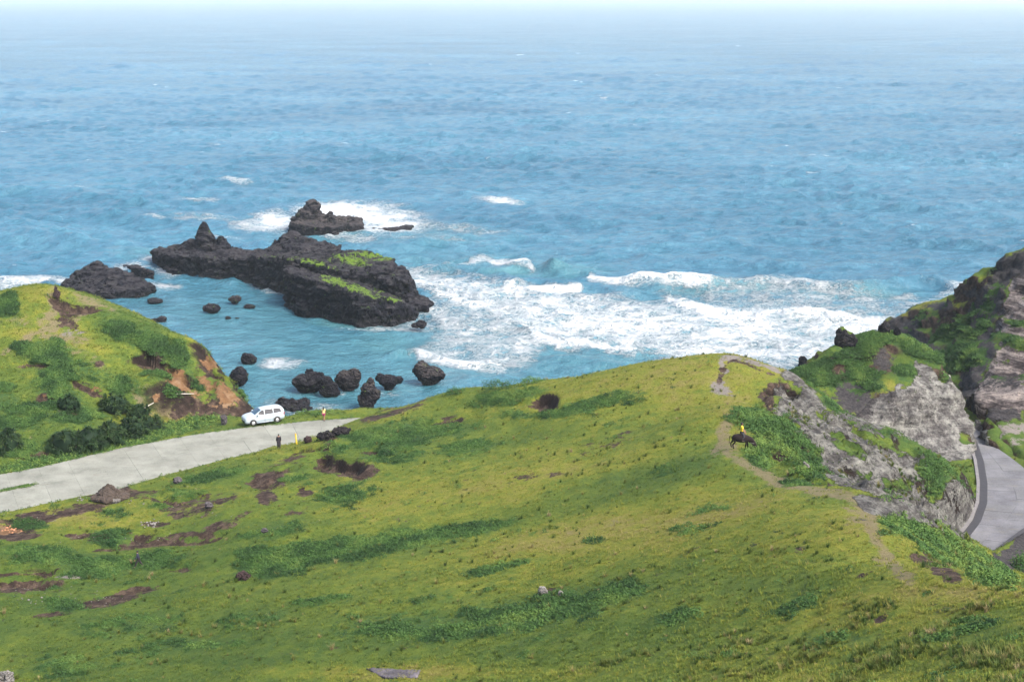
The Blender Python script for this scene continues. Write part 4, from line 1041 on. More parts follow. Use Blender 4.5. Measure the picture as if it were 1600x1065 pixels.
big_rock('sea_reef', (V, Fs), 0.25, 0.4, 1.6, 24, mat_basalt, label='low reef between the dome shaped sea rock and the long rock island', cat='reef')

def boulder(px, pyb, w, h, lobes, seed, label, undercut=0.0, mat=None, z0=0.0, name='boulder', Yb=None, amp=0.10, depth=0.8, group=None, voxdiv=26, moss=0, cat='boulder', base=None):
    """w, h: size in photo pixels; lobes: (x, y, z, rx, ry, rz) in half widths / heights"""
    c = np.array(base, float) if base is not None else PZ(px, pyb, z0)
    s = math.hypot(c[1], CAMZ - c[2]) / F
    W = w * s / 2; H = h * s / math.cos(math.atan2(CAMZ - c[2], c[1])) if False else h * s * 1.02
    cy = W * depth * 0.55
    V, Fs = [], []
    for l in lobes:
        lean = l[6:8] if len(l) > 6 else (0, 0)
        shapes_ell(V, Fs, (l[0] * W, l[1] * W * depth + cy, l[2] * H), (l[3] * W, l[4] * W * depth, l[5] * H), 0, lean)
    v, n, f = remeshed(V, Fs, max(W / voxdiv, 0.02), 0)
    if undercut:
        k = 1 - undercut * (1 - smooth(0.05 * H, 0.55 * H, v[:, 2]))
        v[:, 0] *= k; v[:, 1] = cy + (v[:, 1] - cy) * k
    if base is not None and W < 0.9: amp = max(amp, 0.2)
    v = craggy(v, n, amp * W * 1.6, W * 0.75, seed)
    v = v[:]; 
    o = mesh_obj(name, v, f, mat or mat_basalt, loc=c, smooth_=False)
    attr(o, 'moss', moss * smooth(0.3, 0.8, n[:, 2]))
    return tag(o, label, cat, group)

R_ = [(0, 0, 0.45, 0.95, 0.95, 0.55)]
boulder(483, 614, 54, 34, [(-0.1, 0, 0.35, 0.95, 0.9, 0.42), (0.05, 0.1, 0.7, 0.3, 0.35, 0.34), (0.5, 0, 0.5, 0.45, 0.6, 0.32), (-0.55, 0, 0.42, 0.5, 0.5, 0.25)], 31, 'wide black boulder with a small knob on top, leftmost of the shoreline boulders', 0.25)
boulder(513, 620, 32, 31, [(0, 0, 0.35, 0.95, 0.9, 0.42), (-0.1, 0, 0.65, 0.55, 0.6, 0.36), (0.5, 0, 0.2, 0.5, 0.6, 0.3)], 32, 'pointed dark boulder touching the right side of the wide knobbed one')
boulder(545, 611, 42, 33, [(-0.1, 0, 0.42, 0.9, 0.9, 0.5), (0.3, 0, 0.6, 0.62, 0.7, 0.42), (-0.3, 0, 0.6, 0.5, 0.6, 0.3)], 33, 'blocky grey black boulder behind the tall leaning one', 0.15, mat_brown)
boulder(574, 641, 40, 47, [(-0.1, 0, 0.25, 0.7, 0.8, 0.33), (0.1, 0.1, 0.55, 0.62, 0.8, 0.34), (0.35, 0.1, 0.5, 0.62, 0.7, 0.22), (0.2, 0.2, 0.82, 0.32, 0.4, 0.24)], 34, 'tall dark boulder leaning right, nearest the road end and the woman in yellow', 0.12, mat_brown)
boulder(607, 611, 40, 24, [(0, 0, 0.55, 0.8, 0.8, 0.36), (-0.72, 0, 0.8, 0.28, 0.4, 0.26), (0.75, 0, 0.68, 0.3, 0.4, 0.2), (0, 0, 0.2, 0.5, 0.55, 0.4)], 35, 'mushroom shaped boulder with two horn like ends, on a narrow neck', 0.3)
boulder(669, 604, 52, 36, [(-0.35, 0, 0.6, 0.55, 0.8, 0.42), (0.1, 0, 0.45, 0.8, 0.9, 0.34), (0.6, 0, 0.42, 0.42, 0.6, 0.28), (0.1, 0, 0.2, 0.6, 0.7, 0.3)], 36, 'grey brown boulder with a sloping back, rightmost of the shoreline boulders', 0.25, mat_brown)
boulder(461, 639, 62, 13, [(-0.5, 0, 0.3, 0.5, 0.6, 0.45), (0.1, 0.3, 0.2, 0.6, 0.5, 0.35), (0.5, -0.5, 0.1, 0.4, 0.4, 0.3), (-0.1, -0.6, 0.1, 0.4, 0.4, 0.25)], 37, 'low jagged reef awash just behind the parked minivan', name='sea_reef', amp=0.14, cat='reef')
boulder(388, 570, 26, 18, [(-0.1, 0, 0.45, 0.85, 0.9, 0.5), (0.4, 0, 0.35, 0.5, 0.7, 0.35), (-0.4, 0, 0.7, 0.35, 0.5, 0.3)], 38, 'black boulder beside a ring of foam, off the tip of the headland')
boulder(371, 605, 32, 29, [(0.1, 0, 0.5, 0.85, 0.9, 0.5), (-0.4, 0, 0.35, 0.5, 0.7, 0.35), (0.2, 0, 0.8, 0.5, 0.5, 0.25)], 39, 'large black boulder against the seaward foot of the headland')
boulder(366, 476, 23, 14, [(0, 0, 0.45, 0.75, 0.8, 0.45), (0.35, 0, 0.55, 0.5, 0.6, 0.4), (-0.6, 0, 0.55, 0.35, 0.5, 0.2)], 40, 'small grey boulder with a pointed top in the calm lagoon', 0.3, mat_brown)
boulder(330, 490, 28, 14, [(0, 0, 0.45, 0.95, 0.9, 0.55)], 41, 'rounded black boulder in the calm lagoon', 0.15)
boulder(389, 482, 19, 6, [(0, 0, 0.3, 0.95, 0.9, 0.6)], 42, 'small flat rock right of the two lagoon boulders')
boulder(356, 500, 9, 6, R_, 43, 'tiny black rock below the pointed lagoon boulder')
boulder(370, 499, 7, 3, R_, 47, 'smallest speck of rock in the lagoon, right of the tiny black one')
boulder(241, 474, 25, 7, [(0, 0, 0.35, 0.95, 0.9, 0.55), (0.5, 0, 0.5, 0.4, 0.5, 0.5)], 44, 'long flat rock in the lagoon nearest the dome shaped sea rock')
boulder(246, 504, 26, 9, [(0.4, 0, 0.4, 0.55, 0.8, 0.55), (-0.4, 0, 0.25, 0.6, 0.7, 0.4)], 45, 'low black rock in the water just above the headland skyline')
boulder(656, 512, 27, 10, [(0.15, 0, 0.4, 0.6, 0.8, 0.55), (-0.5, 0, 0.2, 0.5, 0.6, 0.3)], 46, 'small black rock off the near right tip of the rock island')
# reef flecks at the surf side of the spur
boulder(1256, 573, 22, 17, [(-0.1, 0, 0.4, 0.6, 0.7, 0.6), (0.4, 0, 0.2, 0.6, 0.7, 0.4)], 48, 'dark pointed rock standing in the surf behind the cliff notch', base=PZ(1256, 574, 0))

# ------------------------------------------------------------------ stones on land
def on(px, py, f=None):
    return ground_pt(px, py, f or (lambda a, b: hill_h(a, b)[0]))
f4 = lambda a, b: s4_h(a, b)[0]
fl = lambda a, b: left_h(a, b)[0]
boulder(0, 0, 38, 30, [(0, 0, 0.4, 0.9, 0.9, 0.5), (-0.3, 0, 0.7, 0.5, 0.6, 0.35)], 51, 'mossy grey boulder on the left shoulder of the rocky spur', base=on(1322, 545, f4), mat=mat_brown, moss=0.5)
boulder(0, 0, 20, 16, [(0, 0, 0.4, 0.9, 0.9, 0.55)], 52, 'round grey boulder sitting on the very top of the rocky spur', base=on(1382, 521, f4), mat=mat_brown)
boulder(0, 0, 12, 12, [(0, 0, 0.4, 0.8, 0.8, 0.6)], 53, 'small dark rock behind the round boulder on the spur top', base=on(1402, 524, f4))
mat_pale = basalt('pale_stone', (0.07, 0.065, 0.062), (0.15, 0.145, 0.138), (0.30, 0.29, 0.275))
mat_greyr = basalt('grey_stone', (0.02, 0.02, 0.024), (0.07, 0.065, 0.07), (0.22, 0.20, 0.22))
mat_red = basalt('earth_rock', (0.02, 0.013, 0.014), (0.05, 0.033, 0.035), (0.10, 0.07, 0.07))
boulder(0, 0, 14, 7, R_, 54, 'rounded cream stone beside the earth mound at the road edge', base=on(180, 786), mat=mat_pale)
boulder(0, 0, 26, 11, [(-0.3, 0, 0.4, 0.6, 0.8, 0.5), (0.4, 0, 0.5, 0.6, 0.8, 0.5)], 55, 'grey weathered outcrop on the bank near the yellow post, left lump of the pair', base=on(508, 688), mat=mat_brown)
boulder(0, 0, 26, 11, [(0, 0, 0.45, 0.95, 0.9, 0.45), (-0.5, 0, 0.5, 0.45, 0.6, 0.5), (0.6, 0, 0.7, 0.4, 0.5, 0.3)], 56, 'grey weathered outcrop on the bank near the yellow post, right lump of the pair', base=on(531, 681), mat=mat_brown)
boulder(0, 0, 12, 10, R_, 57, 'small dark stone on the turf just right of the yellow post', base=on(481, 692), mat=mat_red)
boulder(0, 0, 22, 13, [(0, 0, 0.4, 0.9, 0.9, 0.55), (0.3, 0, 0.3, 0.8, 0.8, 0.4)], 58, 'dark boulder at the left end of the long leafy green band', base=on(380, 907), mat=mat_red)
boulder(0, 0, 17, 12, [(-0.1, 0, 0.4, 0.8, 0.9, 0.55)], 59, 'white rock with bare soil at its right side, low in the middle of the slope', base=on(849, 929), mat=mat_pale)
boulder(0, 0, 8, 7, R_, 60, 'small pale stone at the right end of the bare soil patch', base=on(876, 930), mat=mat_pale)
boulder(0, 0, 12, 10, [(-0.3, 0, 0.5, 0.5, 0.8, 0.55), (0.3, 0, 0.3, 0.6, 0.8, 0.35)], 61, 'white chip of rock in the bushes right of the grazing buffalo', base=on(1259, 732), mat=mat_pale)
boulder(0, 0, 12, 15, [(0, 0, 0.3, 0.8, 0.8, 0.4), (-0.15, 0, 0.7, 0.3, 0.4, 0.42)], 62, 'small dark pointed rock at the head of the scar on the headland', base=on(88, 464, fl), mat=mat_red)
boulder(0, 0, 12, 16, [(0, 0, 0.4, 0.6, 0.7, 0.5), (0.2, 0, 0.7, 0.45, 0.5, 0.3), (-0.5, 0, 0.4, 0.3, 0.4, 0.5)], 63, 'upright grey stone stump on the verge left of the minivan', base=on(350, 664), mat=mat_greyr)
boulder(0, 0, 10, 7, R_, 64, 'grey stone on the grass below the left end of the outcrop pair', base=on(413, 832), mat=mat_greyr)
boulder(0, 0, 16, 9, [(-0.2, 0, 0.4, 0.8, 0.8, 0.5)], 65, 'grey rock on the bank midway between the mound and the slipped turf', base=on(327, 794), mat=mat_greyr)
boulder(0, 0, 14, 8, R_, 66, 'dark stone in the grass right of the earth mound', base=on(277, 755), mat=mat_greyr)
boulder(0, 0, 30, 22, [(0, 0, 0.3, 0.9, 0.9, 0.5), (0.3, 0, 0.5, 0.5, 0.6, 0.4)], 67, 'white rock poking into the bottom left corner of the view', base=on(4, 1072), mat=mat_pale)
# the earth mound by the road
boulder(0, 0, 62, 25, [(0, 0, 0.12, 1.0, 0.9, 0.3), (-0.05, 0, 0.3, 0.62, 0.6, 0.36), (-0.08, 0, 0.5, 0.32, 0.36, 0.40), (0.5, 0, 0.15, 0.5, 0.5, 0.26), (-0.1, 0, 0.75, 0.14, 0.18, 0.25)], 68, 'mound of loose brown earth heaped beside the concrete road', base=on(170, 784), mat=plain('loose_earth', (0.042, 0.031, 0.024), 0.95, 0.7, 5), name='earth_mound', cat='earth mound', amp=0.07)
# flat slab in the foreground turf
q = [on(x, y) for x, y in [(570, 1044), (657, 1048), (652, 1060), (600, 1060)]]
Vb = [tuple(p + np.array((0, 0, 0.10))) for p in q] + [tuple(p - np.array((0, 0, 0.5))) for p in q]
Vs, Fs2 = [tuple(v) for v in Vb], [(0, 3, 2, 1), (4, 5, 6, 7), (0, 1, 5, 4), (1, 2, 6, 5), (2, 3, 7, 6), (3, 0, 4, 7)]
vv, nn, ff = remeshed(Vs, Fs2, 0.07, 0)
vv = craggy(vv, nn, 0.06, 0.5, 77); cc = vv.mean(0)
sl_ = mesh_obj('stone_slab', vv - cc, ff, mat_greyr, loc=cc); attr(sl_, 'moss', np.zeros(len(vv)))
tag(sl_, 'flat grey slab of rock lying flush in the turf at the bottom edge', 'stone slab')
# white pebbles: three piles one could count apart
def pebbles(n, spots, seed, label, mat, group=None):
    r = random.Random(seed); V, Fs = [], []
    ox = None
    for i in range(n):
        s = r.choice(spots); px = s[0] + r.gauss(0, s[2]); py = s[1] + r.gauss(0, s[3])
        c = on(px, py); rad = s[4] * r.uniform(0.5, 1.3)
        if ox is None: ox = c
        bm = bmesh.new(); bmesh.ops.create_icosphere(bm, subdivisions=1, radius=1)
        b = len(V)
        for v in bm.verts: V.append((c[0] - ox[0] + v.co.x * rad * r.uniform(0.8, 1.3), c[1] - ox[1] + v.co.y * rad * r.uniform(0.8, 1.2), c[2] - ox[2] + v.co.z * rad * r.uniform(0.6, 0.9) + rad * 0.2))
        for f in bm.faces: Fs.append(tuple(b + v.index for v in f.verts))
        bm.free()
    o = mesh_obj('stone_rubble', V, Fs, mat, loc=ox, smooth_=False); attr(o, 'moss', np.zeros(len(V)))
    tag(o, label, 'rubble', group, 'stuff')
pebbles(26, [(237, 818, 7, 3, 0.09)], 1, 'heap of white stones above a hollow in the turf', mat_pale)
pebbles(40, [(145, 776, 8, 3, 0.08), (125, 779, 6, 2, 0.09), (215, 785, 12, 2, 0.06), (60, 800, 40, 6, 0.05)], 2, 'pale rubble scattered along the road shoulder by the mound', mat_pale)
pebbles(50, [(50, 938, 12, 3, 0.08), (40, 925, 40, 8, 0.05), (150, 935, 30, 6, 0.05)], 3, 'pale stones strewn over the bare soil in the lower left', mat_pale)
pebbles(60, [(290, 785, 50, 14, 0.05), (320, 800, 30, 12, 0.05), (240, 842, 20, 4, 0.05), (115, 840, 20, 6, 0.05)], 4, 'small light stones in the eroded turf left of centre', mat_pale)
pebbles(16, [(17, 828, 8, 3, 0.11)], 5, 'cluster of orange stones at the left edge below the road', plain('orange_stone', (0.36, 0.17, 0.09), 0.9, 0.3, 4))
def stick(a, b, r, f, label):
    p = on(*a, f); q = on(*b, f); p[2] += 0.12; q[2] += 0.25
    d = Vector(q - p); L = d.length; n = 7
    V = []; 
    for k in range(9):
        t = k / 8; rr = r * (1 - 0.6 * t)
        for i in range(n):
            an = i * 2 * math.pi / n
            V.append((rr * math.cos(an) + 0.06 * math.sin(t * 5), rr * math.sin(an), L * t))
    Fc = [(k * n + i, k * n + (i + 1) % n, (k + 1) * n + (i + 1) % n, (k + 1) * n + i) for k in range(8) for i in range(n)] + [tuple(range(n))[::-1], tuple(range(8 * n, 9 * n))]
    o = mesh_obj('dead_branch', V, Fc, plain('bleached_wood', (0.42, 0.40, 0.34), 0.8, 0.2, 8), loc=p)
    o.rotation_euler = d.to_track_quat('Z', 'Y').to_euler()
    return tag(o, label, 'branch')
stick((223, 641), (240, 632), 0.10, fl, 'bleached dead branch slanting upwards beside the dark thicket')
stick((276, 617), (303, 618), 0.08, fl, 'bleached dead branch lying level on the headland foot')

# ================================================================== VEGETATION
def leaf_material(name, stops, kind='INSTANCER'):
    m = NT(name)
    t = m.at('tint', kind); oi = m.n('ShaderNodeObjectInfo')
    n = m.noise(m.pos(), 3.0, 2)
    v = m.math('ADD', t, m.math('ADD', m.math('MULTIPLY', m.math('SUBTRACT', oi.outputs['Random'], 0.5), 0.35), m.math('MULTIPLY', m.math('SUBTRACT', n, 0.5), 0.4)))
    c = m.ramp(v, stops)
    m.set(color=c, rough=0.75, spec=0.2)
    tr = m.n('ShaderNodeBsdfTranslucent'); m.put(tr.inputs[0], c)
    mx = m.n('ShaderNodeMixShader'); mx.inputs[0].default_value = 0.25
    m.t.links.new(m.b.outputs[0], mx.inputs[1]); m.t.links.new(tr.outputs[0], mx.inputs[2]); m.t.links.new(mx.outputs[0], m.out.inputs[0])
    return m.m
mat_blade = leaf_material('grass_blades', [(0.0, (0.060, 0.108, 0.022)), (0.35, (0.120, 0.162, 0.026)), (0.65, (0.198, 0.208, 0.034)), (1.0, (0.27, 0.225, 0.09))])
mat_leaf = leaf_material('broad_leaves', [(0.0, (0.022, 0.056, 0.016)), (0.5, (0.056, 0.120, 0.028)), (1.0, (0.125, 0.190, 0.038))])

def tmpl_tuft(n, h, spread, w, seed, mat):
    r = random.Random(seed); V, Fs = [], []
    for i in range(n):
        a = r.uniform(0, 6.283); d = r.uniform(0, spread); x, y = d * math.cos(a), d * math.sin(a)
        a2 = a + r.uniform(-0.8, 0.8); l = h * r.uniform(0.5, 1.2); b = r.uniform(0.2, 0.8) * l
        px_, py_ = -math.sin(a2) * w / 2, math.cos(a2) * w / 2
        k = len(V)
        V += [(x - px_, y - py_, -0.03), (x + px_, y + py_, -0.03), (x + math.cos(a2) * b * 0.4 + px_ * 0.8, y + math.sin(a2) * b * 0.4 + py_ * 0.8, l * 0.6), (x + math.cos(a2) * b * 0.4 - px_ * 0.8, y + math.sin(a2) * b * 0.4 - py_ * 0.8, l * 0.6), (x + math.cos(a2) * b, y + math.sin(a2) * b, l)]
        Fs += [(k, k + 1, k + 2, k + 3), (k + 3, k + 2, k + 4)]
    return V, Fs

def tmpl_leafy(n, R, H, size, seed):
    r = random.Random(seed); V, Fs = [], []
    for i in range(n):
        a = r.uniform(0, 6.283); d = R * math.sqrt(r.random()); z = H * r.uniform(0.1, 1.0) * math.sqrt(max(0.05, 1 - (d / R) ** 2 * 0.8))
        c = Vector((d * math.cos(a), d * math.sin(a), z))
        nn = Vector((r.gauss(0, 0.55) + d / R * math.cos(a) * 0.6, r.gauss(0, 0.55) + d / R * math.sin(a) * 0.6, 1)).normalized()
        t = nn.orthogonal().normalized(); t.rotate(Matrix.Rotation(r.uniform(0, 6.28), 3, nn)); b = nn.cross(t)
        s = size * r.uniform(0.6, 1.3)
        k = len(V)
        V += [tuple(c - t * s * 0.5), tuple(c + b * s * 0.3 - nn * s * 0.06), tuple(c + t * s * 0.5 - nn * s * 0.12), tuple(c - b * s * 0.3 - nn * s * 0.06)]
        Fs += [(k, k + 1, k + 2, k + 3)]
    return V, Fs

def template(name, VF, mat):
    me = bpy.data.meshes.new(name); me.from_pydata(VF[0], [], VF[1]); me.materials.append(mat); me.update()
    return bpy.data.objects.new(name, me)

def scatter(name, pts, scl, rot, tint, temps, label, cat, tiltn=None):
    me = bpy.data.meshes.new(name); me.vertices.add(len(pts)); me.vertices.foreach_set('co', np.ascontiguousarray(pts, np.float32).ravel()); me.update()
    o = bpy.data.objects.new(name, me); COL.objects.link(o)
    attr(o, 'scl', scl); attr(o, 'rot', rot); attr(o, 'tint', tint)
    g = bpy.data.node_groups.new(name, 'GeometryNodeTree')
    g.interface.new_socket('Geometry', in_out='INPUT', socket_type='NodeSocketGeometry')
    g.interface.new_socket('Geometry', in_out='OUTPUT', socket_type='NodeSocketGeometry')
    N = g.nodes; L = g.links
    gi = N.new('NodeGroupInput'); go = N.new('NodeGroupOutput')
    m2p = N.new('GeometryNodeMeshToPoints'); L.new(gi.outputs[0], m2p.inputs[0])
    iop = N.new('GeometryNodeInstanceOnPoints'); L.new(m2p.outputs[0], iop.inputs['Points'])
    jn = N.new('GeometryNodeJoinGeometry')
    for t in temps:
        oi = N.new('GeometryNodeObjectInfo'); oi.inputs['Object'].default_value = t; oi.inputs['As Instance'].default_value = True
        L.new(oi.outputs['Geometry'], jn.inputs[0])
    L.new(jn.outputs[0], iop.inputs['Instance']); iop.inputs['Pick Instance'].default_value = True
    def na(nm):
        a = N.new('GeometryNodeInputNamedAttribute'); a.data_type = 'FLOAT'; a.inputs['Name'].default_value = nm; return a.outputs[0]
    cx = N.new('ShaderNodeCombineXYZ'); L.new(na('rot'), cx.inputs[2]); L.new(cx.outputs[0], iop.inputs['Rotation'])
    L.new(na('scl'), iop.inputs['Scale'])
    L.new(iop.outputs[0], go.inputs[0])
    md = o.modifiers.new('scatter', 'NODES'); md.node_group = g
    tag(o, label, cat, None, 'stuff')
    return o

tuft_t = [template('grass_tuft_a', tmpl_tuft(14, 0.085, 0.18, 0.022, 1, mat_blade), mat_blade), template('grass_tuft_b', tmpl_tuft(16, 0.065, 0.24, 0.022, 2, mat_blade), mat_blade), template('grass_tuft_c', tmpl_tuft(12, 0.16, 0.10, 0.02, 3, mat_blade), mat_blade)]
leaf_t = [template('leaf_clump_a', tmpl_leafy(26, 0.28, 0.22, 0.13, 4), mat_leaf), template('leaf_clump_b', tmpl_leafy(22, 0.22, 0.28, 0.12, 5), mat_leaf), template('leaf_clump_c', tmpl_leafy(30, 0.34, 0.18, 0.11, 6), mat_leaf)]
mat_coarse = leaf_material('coarse_blades', [(0.0, (0.04, 0.075, 0.016)), (0.4, (0.10, 0.125, 0.024)), (0.7, (0.19, 0.17, 0.06)), (1.0, (0.28, 0.22, 0.12))])
coarse_t = [template('coarse_tuft_a', tmpl_tuft(40, 0.42, 0.10, 0.028, 7, mat_coarse), mat_coarse), template('coarse_tuft_b', tmpl_tuft(34, 0.32, 0.16, 0.026, 8, mat_coarse), mat_coarse)]

def pick(Vx, w, n, seed, jit=0.22):
    r = np.random.default_rng(seed)
    px, py = proj(Vx[:, 0], Vx[:, 1], Vx[:, 2])
    vis = (px > -60) & (px < 1660) & (py < 1120) & (Vx[:, 1] > 25)
    w = np.clip(w, 0, None) * vis
    idx = r.choice(len(Vx), size=n, p=w / w.sum())
    pt = Vx[idx] + np.c_[r.uniform(-jit, jit, n), r.uniform(-jit, jit, n), np.zeros(n)]
    return idx, pt, r

EYE = np.array((0, 0, CAMZ))
nearw = 1 / (1 + (np.maximum(hV[:, 1] - 40, 0) / 40) ** 1.5)
rd_ = sdist(hV[:, 0], hV[:, 1], road_poly); rr_ = sdist(hV[:, 0], hV[:, 1], rr_poly)
offroad = (rd_ > 0.35) & (rr_ > 0.5)
bareh = np.clip(hM['dirt'] * 1.4, 0, 1); rockh = np.clip(hM['rock'] * 1.3, 0, 1); pathh = np.clip(hM['path'] * 1.2 + hM['gravel'], 0, 1)
darkh = hM['dark']
free = (1 - darkh) * (1 - bareh) * (1 - rockh) * (1 - 0.85 * pathh) * offroad * (hS < 1.6)
def zfit(pt, f, drop=0.0):
    h = f(pt[:, 0], pt[:, 1]); h = h[0] if isinstance(h, tuple) else h
    pt[:, 2] = h - drop; return pt
tw = nearw * (free + 0.03) * (0.35 + np.clip(fbm(hV[:, 0] / 1.8, hV[:, 1] / 1.8, oct=3, seed=301) + 0.3, 0, 1)) * (1 - 0.8 * np.clip(hM['lush'] * 1.5, 0, 1))
idx, pt, r = pick(hV, tw, 70000, 1)
pt = zfit(pt, hill_h)
scatter('grass_tufts', pt, (0.45 + 0.9 * r.random(len(pt)) ** 2), r.uniform(0, 6.28, len(pt)), np.clip(hM['dry'][idx] + 0.03 + r.normal(0, 0.12, len(pt)), 0, 1), tuft_t, 'short yellow green grazed grass covering the slope', 'grass')
lw = smooth(0.42, 0.62, hM['lush'] + 0.9 * fbm(hV[:, 0] / 1.5, hV[:, 1] / 1.2, oct=4, seed=302, gain=0.7)) * (1 - rockh) * offroad * (0.3 + nearw)
idx, pt, r = pick(hV, lw, 54000, 2)
pt = zfit(pt, hill_h, 0.05)
bush = paint(*proj(pt[:, 0], pt[:, 1], pt[:, 2]), blobs=[(1220, 690, 70, 60), (1470, 840, 130, 60, 40), (1455, 745, 22, 36), (1475, 735, 60, 12, 38)])
scatter('leafy_ground_cover', pt, (0.45 + 0.8 * r.random(len(pt)) ** 1.5) * (1 + 0.25 * bush), r.uniform(0, 6.28, len(pt)), np.clip(0.35 + 0.45 * vnoise(pt[:, 0] / 1.5, pt[:, 1] / 1.5, seed=303) + 0.25 * bush, 0, 1), leaf_t, 'dark green broad leaved creeper spreading over the turf', 'ground cover')
# coarse tussocks: near right, and along the broken edges
px_, py_ = proj(hV[:, 0], hV[:, 1], hV[:, 2])
cz = paint(px_, py_, blobs=[(1330, 985, 140, 40, -5, .5), (1560, 1000, 120, 60, 0, .6), (1450, 1040, 250, 40, 0, .5), (1100, 1040, 200, 30, 0, .25), (1270, 930, 60, 20, -30, .5), (1200, 1000, 60, 14, 0, .4), (1500, 870, 60, 40, 40, .5), (1240, 690, 50, 40, 45, .5), (1420, 740, 100, 60, 30, .35), (850, 1050, 200, 14, 0, .15), (120, 1040, 120, 20, 0, .2), (980, 900, 300, 60, 0, .09), (960, 700, 120, 30, -10, .12), (1250, 860, 100, 30, -15, .14), (400, 960, 300, 60, 0, .05)])
cw = cz * np.clip(fbm(hV[:, 0] / 2.5, hV[:, 1] / 2.5, oct=3, seed=311) + 0.02, 0, 1) ** 1.5 * (1 - 0.5 * rockh) * offroad + 0.0022 * free
idx, pt, r = pick(hV, cw, 6000, 3)
pt = zfit(pt, hill_h, 0.04)
scatter('coarse_grass', pt, (0.35 + 0.7 * r.random(len(pt)) ** 1.8), r.uniform(0, 6.28, len(pt)), np.clip(0.22 + 0.3 * r.normal(0, 1, len(pt)), 0, 1), coarse_t, 'coarse dark tussocks of longer grass dotting the near slope', 'grass')
# the green of the cliffs and the headland
def cover(name, Vx, M, S, n, seed, sc0, label, keys=('lush', 'vine'), extra=None, off=None):
    w = np.zeros(len(Vx))
    for k in keys: w = np.maximum(w, M[k])
    w = smooth(0.55, 0.85, w + 0.8 * fbm(Vx[:, 0] / 2.2, Vx[:, 1] / 1.6, oct=3, seed=seed + 5)) * (1 - 0.8 * np.clip(M['rock'], 0, 1)) * (1 - np.clip(M['dirt'], 0, 1))
    if off is not None: w = w * off
    idx, pt, r = pick(Vx, w, n, seed, 0.12)
    pt[:, 2] -= 0.05
    scatter(name, pt, sc0 * (0.6 + 0.9 * r.random(n)), r.uniform(0, 6.28, n), np.clip(0.30 + 0.5 * vnoise(pt[:, 0] / 1.5, pt[:, 1] / 1.5, seed=seed) + 0.1 * r.normal(0, 1, n), 0, 1), leaf_t, label, 'scrub')
offl = sdist(lV[:, 0], lV[:, 1], road_poly) > 0.8
cover('headland_scrub', lV, lM, lS, 36000, 11, 1.1, 'dark green low scrub growing in the folds of the headland', off=offl)
cover('spur_scrub', sV, sM, sS, 20000, 12, 0.95, 'green grass and scrub capping the rocky spur')
cover('far_cliff_scrub', tV, tM, tS, 16000, 13, 1.1, 'dark green scrub hanging on the far cliff')
idx, pt, r = pick(lV, (1 - np.clip(lM['dirt'] + lM['orange'], 0, 1)) * (1 - 0.9 * lM['path']) * offl, 12000, 14)
scatter('headland_grass', pt, 0.9 + 0.8 * r.random(len(pt)), r.uniform(0, 6.28, len(pt)), np.clip(lM['dry'][idx] - 0.08 + r.normal(0, 0.15, len(pt)), 0, 1), tuft_t, 'yellow green grass on the open parts of the headland', 'grass')
# green verge between the road and the headland
vv_ = paint(px_, py_, blobs=[(200, 688, 110, 10, -14, 1), (60, 725, 70, 10, -10, 1), (470, 646, 60, 2, 0, .15)]) * (rd_ > 0.3)
idx, pt, r = pick(hV, vv_, 6000, 15)
pt = zfit(pt, hill_h, 0.05)
scatter('verge_growth', pt, 1.0 + 1.1 * r.random(len(pt)), r.uniform(0, 6.28, len(pt)), np.clip(0.6 + 0.25 * r.normal(0, 1, len(pt)), 0, 1), leaf_t, 'bright green creeper bank along the seaward road edge', 'ground cover')

jr = np.random.default_rng(77); jt = jr.random(260)
jp = np.array([PZ(-30 + 85 * a, 773 - 17 * a, ROADZ + 0.0) for a in jt]) + np.c_[jr.normal(0, 0.16, 260), jr.normal(0, 0.16, 260), np.zeros(260)]
scatter('joint_grass', jp, 0.5 + 0.5 * jr.random(260), jr.uniform(0, 6.28, 260), np.clip(0.5 + 0.2 * jr.normal(0, 1, 260), 0, 1), leaf_t[:1] + tuft_t[:1], 'line of grass growing in the joint of the concrete road at the left edge', 'grass')
er = np.random.default_rng(78); ea = resample(road_near, 400); eb = resample(road_far, 400); ep = np.vstack([ea, eb]); ep = ep[er.integers(0, 800, 1500)]
ep = np.c_[ep + er.normal(0, 0.14, ep.shape), np.full(len(ep), ROADZ - 0.03)]
scatter('edge_grass', ep, 0.35 + 0.9 * er.random(len(ep)) ** 2, er.uniform(0, 6.28, len(ep)), np.clip(0.5 + 0.2 * er.normal(0, 1, len(ep)), 0, 1), leaf_t[:2] + tuft_t, 'ragged grass creeping over both edges of the concrete road', 'grass')

